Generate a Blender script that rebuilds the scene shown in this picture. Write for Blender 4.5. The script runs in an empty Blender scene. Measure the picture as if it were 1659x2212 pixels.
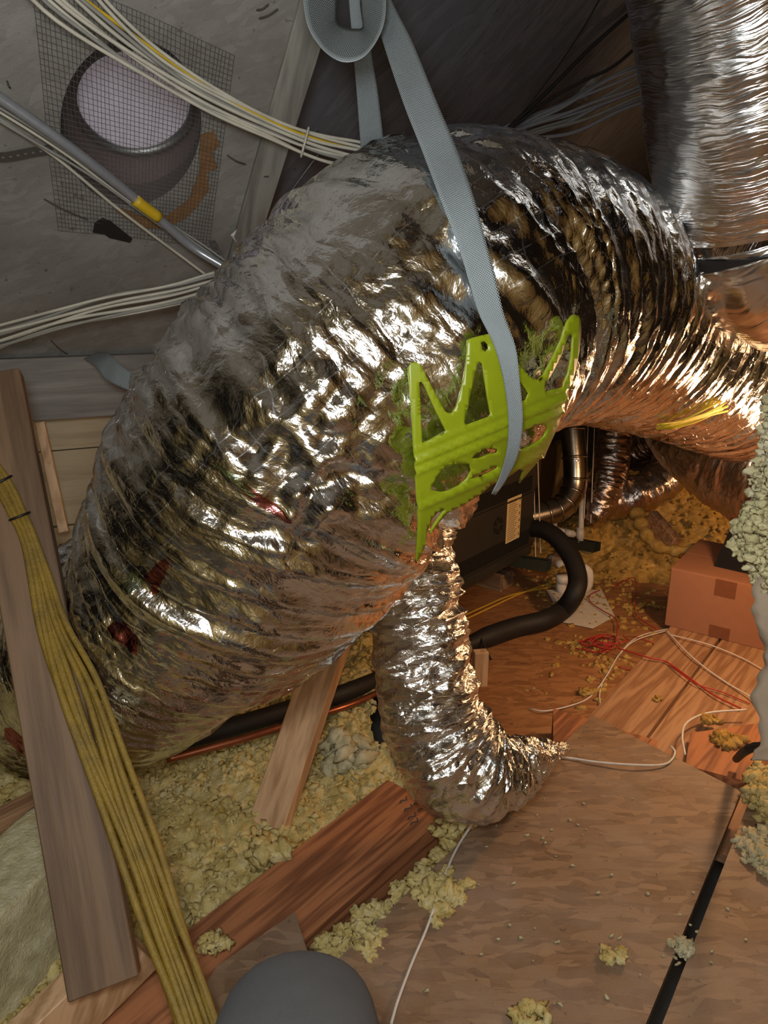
import bpy, bmesh, math, random
import numpy as np
from mathutils import Vector, Matrix
from mathutils.bvhtree import BVHTree
from mathutils.geometry import delaunay_2d_cdt
random.seed(7); rng = np.random.default_rng(7)
SC = bpy.context.scene
COL = SC.collection

# ------------------------------------------------------------------ camera
W, Hh, F = 1659.0, 2212.0, 1590.0
TILT = math.radians(17.0)
CAM = np.array([0.0, 0.0, 1.10])
cam = bpy.data.cameras.new('camera'); cam.sensor_fit = 'VERTICAL'; cam.sensor_height = 36.0
cam.lens = F / Hh * 36.0; cam.clip_start = 0.02
camo = bpy.data.objects.new('camera', cam); COL.objects.link(camo)
camo.location = CAM; camo.rotation_euler = (math.radians(90) - TILT, 0, 0)
SC.camera = camo
# ------------------------------------------------------------------ light and exposure
SC.view_settings.view_transform = 'Standard'; SC.view_settings.look = 'None'
SC.view_settings.gamma = 1.0; SC.view_settings.use_curve_mapping = False
SC.view_settings.exposure = 0.0
w = bpy.data.worlds.new('sky'); SC.world = w; w.use_nodes = True
w.node_tree.nodes['Background'].inputs[0].default_value = (0.86, 0.80, 0.86, 1)
w.node_tree.nodes['Background'].inputs[1].default_value = 1.7

def lamp(name, kind, loc, energy, color, radius, aim=None, cone=None, blend=0.1):
    l = bpy.data.lights.new(name, kind); l.energy = energy; l.color = color
    l.shadow_soft_size = radius
    o = bpy.data.objects.new(name, l); COL.objects.link(o); o.location = loc
    if aim is not None:
        o.rotation_euler = (Vector(aim) - Vector(loc)).to_track_quat('-Z', 'Y').to_euler()
    if cone: l.spot_size = math.radians(cone); l.spot_blend = blend
    return o
lamp('headlamp', 'SPOT', (-0.06, 0.02, 1.22), 30, (0.84, 0.92, 1.0), 0.075, (-0.12, 1.3, 0.82), 112, 0.35)
lamp('phone_light', 'POINT', (0.03, -0.04, 1.09), 13.0, (1.0, 0.97, 0.92), 0.07)
lamp('fill_light', 'POINT', (-0.45, -0.45, 1.50), 7.0, (0.95, 0.97, 1.0), 0.10)  # added fill lamp behind the camera, brightens what the foil reflects
lamp('warm_bulb', 'POINT', (1.10, 1.80, 0.66), 17, (1.0, 0.58, 0.28), 0.045)
lamp('warm_bulb_far', 'POINT', (2.1, 2.7, 0.60), 19, (1.0, 0.58, 0.29), 0.05)

# ------------------------------------------------------------------ helpers
def R(px, py):
    x = (px - W / 2) / F; v = -(py - Hh / 2) / F; c, s = math.cos(TILT), math.sin(TILT)
    return np.array([x, c + v * s, v * c - s])
def P(px, py, t): return CAM + t * R(px, py)
def G(px, py, z=0.0):
    q = R(px, py); return CAM + (z - CAM[2]) / q[2] * q
A39 = math.radians(39.5)
U = np.array([math.sin(A39), math.cos(A39), 0.0])      # along the joists
Wv = np.array([-math.cos(A39), math.sin(A39), 0.0])    # across the joists
Z = np.array([0, 0, 1.0])
def nrm(v): v = np.asarray(v, float); return v / np.linalg.norm(v)

def tag(o, label=None, cat=None, group=None, kind=None):
    if label: o['label'] = label
    if cat: o['category'] = cat
    if group: o['group'] = group
    if kind: o['kind'] = kind
    return o
def thing(name, label, cat, loc=(0, 0, 0), group=None):
    o = bpy.data.objects.new(name, None); COL.objects.link(o); o.location = tuple(loc)
    o.empty_display_size = 0.05
    return tag(o, label, cat, group)
def wloc(o):
    l = Vector((0, 0, 0))
    while o: l += o.location; o = o.parent
    return l
def link(name, me, mat=None, parent=None):
    o = bpy.data.objects.new(name, me); COL.objects.link(o)
    if mat is not None and len(me.materials) == 0: me.materials.append(mat)
    if parent is not None:
        o.parent = parent; o.location = -wloc(parent)
    return o

class MB:
    def __init__(s): s.v = []; s.f = []
    def add(s, vs, fs):
        n = len(s.v); s.v += [tuple(map(float, q)) for q in vs]; s.f += [tuple(i + n for i in f) for f in fs]; return s
    def box(s, c, hx, hy, hz, bev=0.0):
        c, hx, hy, hz = map(lambda a: np.asarray(a, float), (c, hx, hy, hz))
        if bev <= 0:
            vs = [c + a * hx + b * hy + d * hz for d in (-1, 1) for b in (-1, 1) for a in (-1, 1)]
            return s.add(vs, [(0, 2, 3, 1), (4, 5, 7, 6), (0, 1, 5, 4), (2, 6, 7, 3), (0, 4, 6, 2), (1, 3, 7, 5)])
        lx, ly, lz = [np.linalg.norm(a) for a in (hx, hy, hz)]
        bev = min(bev, lx * .45, ly * .45, lz * .45)
        ux, uy, uz = hx / lx, hy / ly, hz / lz; vs = []
        for d in (-1, 1):
            for b in (-1, 1):
                for a in (-1, 1):
                    for k in range(3):
                        q = [lx, ly, lz]
                        for j in range(3):
                            if j != k: q[j] -= bev
                        vs.append(c + a * q[0] * ux + b * q[1] * uy + d * q[2] * uz)
        bm = bmesh.new(); bv = [bm.verts.new(q) for q in vs]
        r = bmesh.ops.convex_hull(bm, input=bv); bm.verts.index_update()
        out = [tuple(q.co) for q in bm.verts]; fs = [tuple(q.index for q in f.verts) for f in bm.faces]
        bm.free(); return s.add(out, fs)
    def prism(s, pts, off):
        n = len(pts); off = np.asarray(off, float); a = [np.asarray(p, float) for p in pts]
        return s.add(a + [p + off for p in a], [tuple(range(n))[::-1], tuple(range(n, 2 * n))] + [(i, (i + 1) % n, (i + 1) % n + n, i + n) for i in range(n)])
    def tube(s, pts, r, n=8, cap=True):
        pts = np.asarray(pts, float); m = len(pts); r = np.broadcast_to(np.asarray(r, float), (m,))
        T, N, B = frames(pts); a = np.arange(n) / n * 2 * math.pi
        ring = pts[:, None] + r[:, None, None] * (np.cos(a)[None, :, None] * N[:, None] + np.sin(a)[None, :, None] * B[:, None])
        fs = [(i * n + j, i * n + (j + 1) % n, (i + 1) * n + (j + 1) % n, (i + 1) * n + j) for i in range(m - 1) for j in range(n)]
        if cap: fs += [tuple(range(n))[::-1], tuple((m - 1) * n + j for j in range(n))]
        return s.add(ring.reshape(-1, 3), fs)
    def mesh(s, name, smooth=False):
        me = bpy.data.meshes.new(name); me.from_pydata(s.v, [], s.f); me.update()
        bm = bmesh.new(); bm.from_mesh(me); bmesh.ops.recalc_face_normals(bm, faces=bm.faces); bm.to_mesh(me); bm.free()
        if smooth: me.polygons.foreach_set('use_smooth', [True] * len(me.polygons))
        return me
    def build(s, name, mat, parent=None, smooth=False): return link(name, s.mesh(name, smooth), mat, parent)

def spline(pts, n):
    """Catmull-Rom through points of any dimension, n samples, evenly spaced in xyz length."""
    p = np.asarray(pts, float)
    if len(p) == 2: p = np.array([p[0], (p[0] + p[1]) / 2, p[1]])
    q = np.vstack([2 * p[0] - p[1], p, 2 * p[-1] - p[-2]]); out = []
    for i in range(1, len(q) - 2):
        t = np.linspace(0, 1, 24, endpoint=False)[:, None]; a, b, c, d = q[i - 1], q[i], q[i + 1], q[i + 2]
        out.append(.5 * (2 * b + (c - a) * t + (2 * a - 5 * b + 4 * c - d) * t**2 + (3 * b - a - 3 * c + d) * t**3))
    out = np.vstack(out + [p[-1:]])
    L = np.concatenate([[0], np.cumsum(np.linalg.norm(np.diff(out[:, :3], axis=0), axis=1))])
    s = np.linspace(0, L[-1], n)
    return np.stack([np.interp(s, L, out[:, k]) for k in range(out.shape[1])], 1)
def frames(pts):
    T = np.gradient(pts, axis=0); T /= np.maximum(np.linalg.norm(T, axis=1, keepdims=True), 1e-9)
    N = np.zeros_like(T); ref = Z if abs(T[0][2]) < .9 else np.array([1.0, 0, 0])
    n = nrm(ref - T[0] * np.dot(ref, T[0]))
    for i in range(len(T)):
        n = n - T[i] * np.dot(n, T[i]); n = n / max(np.linalg.norm(n), 1e-9); N[i] = n
    return T, N, np.cross(T, N)

# -- noise
_perm = np.random.default_rng(3).permutation(256); _perm = np.concatenate([_perm] * 3)
_g = np.random.default_rng(4).normal(size=(256, 3)); _g /= np.linalg.norm(_g, axis=1, keepdims=True)
def perlin(x, y, z):
    x, y, z = np.broadcast_arrays(x, y, z)
    xi, yi, zi = [np.floor(a).astype(np.int64) for a in (x, y, z)]
    xf, yf, zf = x - xi, y - yi, z - zi; xi &= 255; yi &= 255; zi &= 255
    f = lambda t: t * t * t * (t * (t * 6 - 15) + 10)
    u, v, w_ = f(xf), f(yf), f(zf); r = 0
    for dx in (0, 1):
        for dy in (0, 1):
            for dz in (0, 1):
                g = _g[_perm[_perm[_perm[xi + dx] + yi + dy] + zi + dz]]
                k = g[..., 0] * (xf - dx) + g[..., 1] * (yf - dy) + g[..., 2] * (zf - dz)
                r = r + k * (u if dx else 1 - u) * (v if dy else 1 - v) * (w_ if dz else 1 - w_)
    return r * 1.5
def worley(x, y, seed=0):
    """distance to nearest jittered cell point, and a random value of that cell"""
    xi, yi = np.floor(x).astype(np.int64), np.floor(y).astype(np.int64)
    best = np.full(x.shape, 9.0); val = np.zeros(x.shape)
    for dx in (-1, 0, 1):
        for dy in (-1, 0, 1):
            a, b = xi + dx, yi + dy
            h = _perm[(_perm[(a + seed) & 255] + b) & 255]; h2 = _perm[(h + 57) & 255]
            d = (a + h / 256.0 - x) ** 2 + (b + h2 / 256.0 - y) ** 2
            m = d < best; best = np.where(m, d, best); val = np.where(m, _perm[(h + h2 + 11) & 255] / 256.0, val)
    return np.sqrt(best), val

def grid_mesh(name, co, uv=None, closed=False, smooth=True, keep=None):
    """co (m,n,3) -> quad mesh by numpy; closed joins the second index"""
    m, n = co.shape[:2]; me = bpy.data.meshes.new(name)
    i, j = np.meshgrid(np.arange(m - 1), np.arange(n if closed else n - 1), indexing='ij')
    j2 = (j + 1) % n; q = np.stack([i * n + j, i * n + j2, (i + 1) * n + j2, (i + 1) * n + j], -1).reshape(-1, 4)
    if keep is not None:
        q = q[keep.reshape(-1)[q].all(1)]; used = np.unique(q); mp_ = np.full(m * n, -1); mp_[used] = np.arange(len(used)); co = co.reshape(-1, 3)[used]; q = mp_[q]
    me.vertices.add(co.size // 3); me.vertices.foreach_set('co', co.reshape(-1).astype(np.float32))
    nf = len(q); me.loops.add(nf * 4); me.loops.foreach_set('vertex_index', q.reshape(-1).astype(np.int32))
    me.polygons.add(nf); me.polygons.foreach_set('loop_start', np.arange(0, nf * 4, 4, dtype=np.int32))
    me.polygons.foreach_set('use_smooth', np.full(nf, smooth))
    if uv is not None:
        us, vs = uv                                    # us (m,), vs (n or n+1,)
        jj = j.reshape(-1); ii = i.reshape(-1); jn = jj + 1
        l = np.stack([np.stack([us[ii], vs[jj]], -1), np.stack([us[ii], vs[jn]], -1), np.stack([us[ii + 1], vs[jn]], -1), np.stack([us[ii + 1], vs[jj]], -1)], 1)
        ul = me.uv_layers.new(name='UVMap'); ul.data.foreach_set('uv', l.reshape(-1).astype(np.float32))
    me.update(calc_edges=True); me.validate(); return me

# ------------------------------------------------------------------ materials
def srgb(h):
    h = h.lstrip('#'); c = [int(h[i:i + 2], 16) / 255 for i in (0, 2, 4)]
    return tuple([(x / 12.92 if x <= .04045 else ((x + .055) / 1.055) ** 2.4) for x in c] + [1.0])
class NT:
    def __init__(s, name):
        s.m = bpy.data.materials.new(name); s.m.use_nodes = True; s.t = s.m.node_tree
        s.b = s.t.nodes['Principled BSDF']
    def n(s, kind, **kw):
        nd = s.t.nodes.new(kind)
        for k, v in kw.items():
            if k.startswith('i_'):
                key = k[2:]; key = int(key) if key.isdigit() else key.replace('_', ' ')
                s.put(nd.inputs[key], v)
            else: setattr(nd, k, v)
        return nd
    def put(s, sock, v):
        if isinstance(v, bpy.types.NodeSocket): s.t.links.new(v, sock)
        else: sock.default_value = v
    def set(s, **kw):
        for k, v in kw.items(): s.put(s.b.inputs[k.replace('_', ' ')], v)
        return s
    def math(s, op, a, b=0.0, c=0.0):
        nd = s.n('ShaderNodeMath', operation=op); s.put(nd.inputs[0], a); s.put(nd.inputs[1], b); s.put(nd.inputs[2], c); return nd.outputs[0]
    def mix(s, f, a, b, mode='MIX'):
        nd = s.n('ShaderNodeMix', data_type='RGBA', blend_type=mode); s.put(nd.inputs[0], f); s.put(nd.inputs[6], a); s.put(nd.inputs[7], b); return nd.outputs[2]
    def ramp(s, f, stops):
        nd = s.n('ShaderNodeValToRGB'); e = nd.color_ramp.elements
        while len(e) < len(stops): e.new(.5)
        for q, (p, c) in zip(e, stops): q.position = p; q.color = c
        s.put(nd.inputs[0], f); return nd.outputs[0]
    def coord(s, which='Object', scale=(1, 1, 1), rot=(0, 0, 0)):
        c = s.n('ShaderNodeTexCoord'); m = s.n('ShaderNodeMapping'); m.inputs['Scale'].default_value = scale; m.inputs['Rotation'].default_value = rot
        s.t.links.new(c.outputs[which], m.inputs[0]); return m.outputs[0]
    def noise(s, vec, scale, detail=4, rough=.55, kind=None, dist=0.0):
        nd = s.n('ShaderNodeTexNoise'); s.put(nd.inputs['Vector'], vec); nd.inputs['Scale'].default_value = scale; nd.inputs['Detail'].default_value = detail
        nd.inputs['Roughness'].default_value = rough; nd.inputs['Distortion'].default_value = dist
        if kind: nd.noise_type = kind
        return nd.outputs[0]
    def voro(s, vec, scale, feature='F1', out=0):
        nd = s.n('ShaderNodeTexVoronoi', feature=feature); s.put(nd.inputs['Vector'], vec); nd.inputs['Scale'].default_value = scale; return nd.outputs[out]
    def bump(s, h, dist, strength=1.0, normal=None):
        nd = s.n('ShaderNodeBump'); s.put(nd.inputs['Height'], h); nd.inputs['Distance'].default_value = dist; nd.inputs['Strength'].default_value = strength
        if normal is not None: s.put(nd.inputs['Normal'], normal)
        return nd.outputs[0]
G4 = lambda v: (v, v, v, 1)

def mat_plain(name, col, rough=.6, metal=0.0, bump=0.0, bscale=60, var=.12, **kw):
    t = NT(name); c = t.coord(); n = t.noise(c, bscale, 4)
    base = srgb(col); d = tuple(x * (1 - 2 * var) for x in base[:3]) + (1,)
    t.set(Base_Color=t.mix(n, d, tuple(min(1, x * (1 + var)) for x in base[:3]) + (1,)), Roughness=rough, Metallic=metal, **kw)
    if bump: t.set(Normal=t.bump(n, bump))
    return t.m
def mat_wood(name, light, dark, axis, grain=9.0, rough=.65):
    """long grain along the given world direction"""
    t = NT(name); a = nrm(axis); b = nrm(np.cross(a, Z) if abs(a[2]) < .9 else np.cross(a, [1, 0, 0])); c = np.cross(a, b)
    tc = t.n('ShaderNodeTexCoord').outputs['Object']
    comp = [t.n('ShaderNodeVectorMath', operation='DOT_PRODUCT') for _ in range(3)]
    for nd, ax in zip(comp, (a, b, c)): t.put(nd.inputs[0], tc); nd.inputs[1].default_value = tuple(ax)
    cb = t.n('ShaderNodeCombineXYZ')
    for k, (nd, s) in enumerate(zip(comp, (.9, 12.0, 12.0))): t.put(cb.inputs[k], t.math('MULTIPLY', nd.outputs['Value'], s))
    v = cb.outputs[0]
    w1 = t.noise(v, 1.4, 3, .5); lines = t.math('SINE', t.math('MULTIPLY', w1, 6.28 * grain)); fine = t.noise(v, 14, 3, .6)
    f = t.math('ADD', t.math('MULTIPLY', lines, .28), t.math('ADD', t.math('MULTIPLY', fine, .55), .22))
    col = t.ramp(f, [(0.1, srgb(dark)), (.75, srgb(light))])
    t.set(Base_Color=col, Roughness=rough, Normal=t.bump(f, .0012)); return t.m
def mat_osb(name, c1, c2, c3, rough=.7, dust=None, scale=1.0):
    t = NT(name); tc = t.coord()
    wob = t.n('ShaderNodeTexNoise'); t.put(wob.inputs['Vector'], tc); wob.inputs['Scale'].default_value = 9
    wv = t.n('ShaderNodeVectorMath', operation='MULTIPLY_ADD'); t.put(wv.inputs[0], wob.outputs[1]); wv.inputs[1].default_value = (.04,) * 3; t.put(wv.inputs[2], tc)
    col = None; hgt = None
    for k, (rot, sx, sy) in enumerate(((.5, 18, 60), (1.35, 15, 48), (2.35, 20, 64), (-.1, 14, 44))):
        m = t.n('ShaderNodeMapping'); m.inputs['Rotation'].default_value = (.02, .03, rot); m.inputs['Scale'].default_value = (sx * scale, sy * scale, 6); t.put(m.inputs[0], wv.outputs[0])
        v = t.n('ShaderNodeTexVoronoi'); t.put(v.inputs['Vector'], m.outputs[0]); v.inputs['Scale'].default_value = 1.0
        g = t.n('ShaderNodeSeparateColor'); t.put(g.inputs[0], v.outputs['Color'])
        ck = t.ramp(g.outputs[0], [(0, srgb(c1)), (.5, srgb(c2)), (1, srgb(c3))])
        if col is None: col, hgt = ck, g.outputs[1]
        else:
            sel = t.math('GREATER_THAN', g.outputs[2], .55); col = t.mix(sel, col, ck); hgt = t.mix(sel, hgt, g.outputs[1])
    fine = t.noise(tc, 240, 3); col = t.mix(.34, col, t.mix(fine, srgb(c1), srgb(c3)))
    for k, rot in enumerate((.4, 1.5, 2.4)):
        m = t.n('ShaderNodeMapping'); m.inputs['Rotation'].default_value = (0, 0, rot); m.inputs['Scale'].default_value = (9 * scale, 90 * scale, 9); t.put(m.inputs[0], wv.outputs[0])
        st_ = t.ramp(t.noise(m.outputs[0], 1.0, 3, .6), [(.60, G4(0)), (.72, G4(1))]); col = t.mix(t.math('MULTIPLY', st_, .38), col, srgb(c1 if k != 1 else c3))
    big = t.noise(tc, 3.0, 3); col = t.mix(t.math('MULTIPLY', big, .35), col, srgb(c2))
    specks = t.math('LESS_THAN', t.noise(tc, 55, 2), .30); col = t.mix(t.math('MULTIPLY', specks, .5), col, srgb('#3a2416'))
    if dust:
        d = t.ramp(t.noise(tc, 5, 5, .65), [(.40, G4(0)), (.68, G4(1))]); col = t.mix(t.math('MULTIPLY', d, .55), col, srgb(dust))
    t.set(Base_Color=col, Roughness=rough, Normal=t.bump(t.math('ADD', hgt, t.math('MULTIPLY', fine, .5)), .0011)); return t.m
def mat_foil(name, fold=(26, 5), facet=.30, rough=.16, tint=(.92, .92, .92), scrim=True, fine=(150, 60), patches=False, amp=.004):
    """crinkled aluminium foil jacket; UV in metres: u along the duct, v around it"""
    t = NT(name); uv = t.n('ShaderNodeTexCoord').outputs['UV']
    wob = t.n('ShaderNodeTexNoise'); t.put(wob.inputs['Vector'], uv); wob.inputs['Scale'].default_value = 7
    wv = t.n('ShaderNodeVectorMath', operation='MULTIPLY_ADD'); t.put(wv.inputs[0], wob.outputs[1]); wv.inputs[1].default_value = (.05, .05, 0); t.put(wv.inputs[2], uv)
    def mp(sx, sy, r=0):
        m = t.n('ShaderNodeMapping'); m.inputs['Scale'].default_value = (sx, sy, 1); m.inputs['Rotation'].default_value = (0, 0, r); t.put(m.inputs[0], wv.outputs[0]); return m.outputs[0]
    geo = t.n('ShaderNodeNewGeometry')
    def facets(vec, k, nrm_in):
        v = t.n('ShaderNodeTexVoronoi'); v.inputs['Scale'].default_value = 1.0; t.put(v.inputs['Vector'], vec)
        s1 = t.n('ShaderNodeVectorMath', operation='SUBTRACT'); t.put(s1.inputs[0], v.outputs['Color']); s1.inputs[1].default_value = (.5,) * 3
        s2 = t.n('ShaderNodeVectorMath', operation='MULTIPLY_ADD'); t.put(s2.inputs[0], s1.outputs[0]); s2.inputs[1].default_value = (k,) * 3; t.put(s2.inputs[2], nrm_in)
        s3 = t.n('ShaderNodeVectorMath', operation='NORMALIZE'); t.put(s3.inputs[0], s2.outputs[0]); return s3.outputs[0]
    h1 = t.noise(mp(*fold), 1.0, 5, .6, 'RIDGED_MULTIFRACTAL'); h2 = t.noise(mp(fine[0] * .4, fine[1] * .4, .3), 1.0, 4, .6)
    h3 = t.noise(mp(fine[0], fine[1], -.2), 1.0, 3, .6)
    h = t.math('ADD', t.math('MULTIPLY', h1, .35), t.math('ADD', t.math('MULTIPLY', h2, .7), t.math('MULTIPLY', h3, .3)))
    n0 = t.bump(h, amp)
    cr = t.voro(mp(fold[0] * 1.1, fold[1] * 2.2, .25), 1.0, 'DISTANCE_TO_EDGE'); n0 = t.bump(t.math('MINIMUM', cr, .12), .006, .8, n0)
    if scrim:
        sp = t.n('ShaderNodeSeparateXYZ'); t.put(sp.inputs[0], wv.outputs[0])
        def line(x, f):
            a = t.math('ABSOLUTE', t.math('SUBTRACT', t.math('FRACT', t.math('MULTIPLY', x, f)), .5)); return t.math('LESS_THAN', a, .026)
        d1 = t.math('ADD', sp.outputs[0], t.math('MULTIPLY', sp.outputs[1], .12)); d2 = t.math('SUBTRACT', sp.outputs[1], t.math('MULTIPLY', sp.outputs[0], .12))
        thr = t.math('MAXIMUM', line(d1, 40), line(d2, 30)); thr = t.math('MULTIPLY', thr, t.math('MULTIPLY', t.math('GREATER_THAN', t.noise(mp(25, 25), 1.0, 2), .47), t.noise(uv, 9, 2))); n0 = t.bump(thr, .0022, .8, n0); rough = t.math('MULTIPLY_ADD', thr, .2, rough)
    n1 = facets(mp(fold[0] * 1.5, fold[1] * 1.3, .15), facet, n0) if facet else n0
    if facet: n1 = facets(mp(fine[0] * .7, fine[1] * .8, .4), facet * .6, n1)
    col = t.mix(t.noise(uv, 8, 4), tuple(.9 * x for x in tint) + (1,), tuple(tint) + (1,))
    if patches:
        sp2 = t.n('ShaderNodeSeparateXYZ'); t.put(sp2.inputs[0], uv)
        for (u0, v0, ru, rv, cc) in patches:
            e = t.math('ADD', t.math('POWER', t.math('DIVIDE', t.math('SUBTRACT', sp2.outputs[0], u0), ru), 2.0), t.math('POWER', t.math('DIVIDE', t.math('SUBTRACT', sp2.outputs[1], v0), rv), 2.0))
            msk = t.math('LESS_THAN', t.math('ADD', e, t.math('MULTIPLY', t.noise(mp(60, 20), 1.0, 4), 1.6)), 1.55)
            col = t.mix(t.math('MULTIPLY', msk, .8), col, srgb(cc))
    t.set(Base_Color=col, Metallic=1.0, Roughness=rough, Normal=n1); return t.m
def mat_fluff(name, c1, c2, c3, scale=38):
    t = NT(name); tc = t.coord(); n = t.noise(tc, scale, 6, .65); big = t.noise(tc, 6, 3)
    col = t.ramp(t.math('ADD', t.math('MULTIPLY', n, .75), t.math('MULTIPLY', big, .25)), [(.3, srgb(c1)), (.52, srgb(c2)), (.72, srgb(c3))])
    t.set(Base_Color=col, Roughness=1.0, Normal=t.bump(t.noise(tc, scale * 4, 5, .7), .006), Specular_IOR_Level=.05)
    t.set(Subsurface_Weight=.15, Subsurface_Radius=(.01, .009, .005)); return t.m

M = {}
M['foil_leg'] = mat_foil('foil jacket of the small duct', (44, 14), .46, .25, (.86, .84, .80), fine=(170, 70), amp=.006)
M['foil_smooth'] = mat_foil('smooth ribbed foil', (90, 3), .05, .20, scrim=False, fine=(260, 14), amp=.0022)
M['foil_dull'] = mat_foil('old dull foil', (26, 6), .30, .30, (.62, .50, .42), scrim=False)
M['galv'] = mat_plain('galvanised steel', '#b9b2a4', .28, 1.0, .0004, 40)
M['steel'] = mat_plain('dull zinc steel', '#8b8a86', .45, .9)
M['channel'] = mat_plain('grey green strut channel', '#54584a', .5, .5)
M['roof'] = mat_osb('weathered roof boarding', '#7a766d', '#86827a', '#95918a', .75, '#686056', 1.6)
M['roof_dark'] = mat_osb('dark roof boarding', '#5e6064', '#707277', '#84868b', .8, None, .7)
M['osb_near'] = mat_osb('dusty floor boarding', '#614630', '#866648', '#a88663', .66, '#9a8674', 1.15)
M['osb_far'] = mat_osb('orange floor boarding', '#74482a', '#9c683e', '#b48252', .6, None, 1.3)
M['joist'] = mat_wood('red brown lumber', '#b07248', '#74442a', U, 6)
M['plank'] = mat_wood('orange pine board', '#b48a64', '#8a6040', U, 6)
M['post'] = mat_wood('grey brown lumber', '#785c40', '#5a422c', (-.29, .52, .83), 4)
M['brace'] = mat_wood('pale pine lumber', '#cfa67c', '#a07850', (.21, .42, .85), 4)
M['rafter'] = mat_wood('grey lumber', '#8f8b80', '#6b675e', (-.3, .75, -.6), 4)
M['ply'] = mat_wood('pale plywood', '#a89878', '#877858', (.92, .39, 0), 2.5)
M['ledger'] = mat_wood('dim grey lumber', '#858078', '#655f58', (.92, .39, 0), 3)
M['scrap'] = mat_wood('pale scrap lumber', '#d8b48c', '#b08860', (0, 0, 1), 4)
M['block'] = mat_wood('weathered blocking', '#a08468', '#6c543c', Wv, 4)
M['ins'] = mat_fluff('yellow loose insulation', '#b89a4c', '#e2cc88', '#f6e8ba')
M['ins_far'] = mat_fluff('tan loose insulation', '#9a7434', '#caa258', '#e2c480')
M['ins_batt'] = mat_fluff('pale insulation batt', '#b2a478', '#d6caa0', '#ece2c2', 34)
M['ins_green'] = mat_fluff('greenish insulation fluff', '#a89c6c', '#c8bc8e', '#e2d6aa', 34)
M['paper'] = mat_plain('grey paper facing', '#a08c74', .85, 0, .002, 25)
M['lime'] = None
t = NT('lime green plastic'); c = t.coord(); n = t.noise(c, 30, 3)
t.set(Base_Color=t.mix(n, srgb('#75800c'), srgb('#8b9416')), Roughness=.38, Subsurface_Weight=.12, Subsurface_Radius=(.01, .012, .002)); M['lime'] = t.m
t = NT('translucent white strap'); uv = t.n('ShaderNodeTexCoord').outputs['UV']; sp = t.n('ShaderNodeSeparateXYZ'); t.put(sp.inputs[0], uv)
wv = t.math('SINE', t.math('MULTIPLY', sp.outputs[0], 1800.0)); wv2 = t.math('SINE', t.math('MULTIPLY', sp.outputs[1], 1400.0))
t.set(Base_Color=t.mix(t.noise(uv, 18, 3), srgb('#858c8c'), srgb('#9aa2a2')), Roughness=.42, Transmission_Weight=.08, Normal=t.bump(t.math('MULTIPLY', wv, wv2), .0006)); M['strap'] = t.m
M['white_cable'] = mat_plain('off white cable', '#c2bba8', .5, 0, 0, 20, .2)
M['grey_cable'] = mat_plain('grey cable', '#8c8980', .5)
M['conduit'] = mat_plain('grey conduit', '#a4a5a8', .3, .5)
M['dark_cable'] = mat_plain('dusty dark cable', '#8a8a8e', .6)
M['black'] = mat_plain('black rubber', '#1e1a17', .65, 0, .001, 80)
M['tie_black'] = mat_plain('black tie', '#15120f', .5)
t = NT('dusty yellow cable'); c = t.coord(); n = t.noise(c, 40, 5, .65); dirt = t.ramp(t.noise(c, 14, 5, .7), [(.45, G4(0)), (.75, G4(1))])
t.set(Base_Color=t.mix(t.math('MULTIPLY', dirt, .65), t.mix(n, srgb('#735a1a'), srgb('#957725')), srgb('#4c3c1c')), Roughness=.6, Normal=t.bump(t.noise(c, 220, 4), .0016)); M['yellow_cable'] = t.m
M['yellow'] = mat_plain('yellow tape', '#c9a51e', .5)
M['yellow_wire'] = mat_plain('yellow wire', '#d8a838', .5)
M['white_wire'] = mat_plain('white wire', '#e0d8cc', .5)
M['red_wire'] = mat_plain('red wire', '#b4342c', .5)
M['lime_net'] = mat_plain('yellow netting', '#c8b818', .6)
M['furnace'] = mat_plain('charcoal sheet metal', '#37342f', .5, .2, 0, 20, .06)
M['void'] = mat_plain('black recess', '#0c0b0a', .9)
M['label'] = mat_plain('paper label', '#e4cfa0', .6, 0, 0, 90, .06)
M['ink'] = mat_plain('label print', '#8f7a58', .7)
M['ink_red'] = mat_plain('red label print', '#9c4a2a', .7)
M['pvc'] = mat_plain('white plastic pipe', '#e6ddd0', .4)
M['card'] = mat_plain('cardboard', '#a87252', .75, 0, .0006, 30, .06)
M['card_tape'] = mat_plain('brown packing tape', '#845236', .35)
M['black_sheet'] = mat_plain('black plastic', '#14110f', .4)
M['copper'] = mat_plain('copper tube', '#b06a4c', .35, .8)
M['sheet'] = mat_plain('crumpled paper sheet', '#d8cdbb', .75)
M['denim'] = None
t = NT('grey trouser cloth'); c = t.coord(); n = t.noise(c, 900, 2); b = t.noise(c, 16, 4)
t.set(Base_Color=t.mix(b, srgb('#383634'), srgb('#494744')), Roughness=.95, Normal=t.bump(t.math('ADD', t.math('MULTIPLY', n, .3), b), .004), Sheen_Weight=.04); M['denim'] = t.m
M['shoe'] = mat_plain('dark leather', '#2a2420', .6)
M['vent_dark'] = mat_plain('dark dusty wood edge', '#4a4138', .85, 0, .002, 30)
M['vent_white'] = mat_plain('white vent pipe', '#c8c2c8', .6)
M['vent_collar'] = mat_plain('dusty brown collar', '#5d5048', .7, .2)
M['mesh'] = mat_plain('grey mesh wire', '#6a6762', .5, .3)
M['drywall'] = mat_plain('grey drywall back', '#8a8378', .9)
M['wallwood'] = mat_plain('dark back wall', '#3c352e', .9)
M['roof_wood'] = mat_plain('bare torn wood', '#8a6238', .85, 0, .002, 40, .3)

# ------------------------------------------------------------------ the setting
def structure(o): o['kind'] = 'structure'; return o
structure(MB().box((0.3, 1.8, -.42), (6, 0, 0), (0, 6, 0), (0, 0, .03)).build('floor', M['drywall']))
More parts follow.
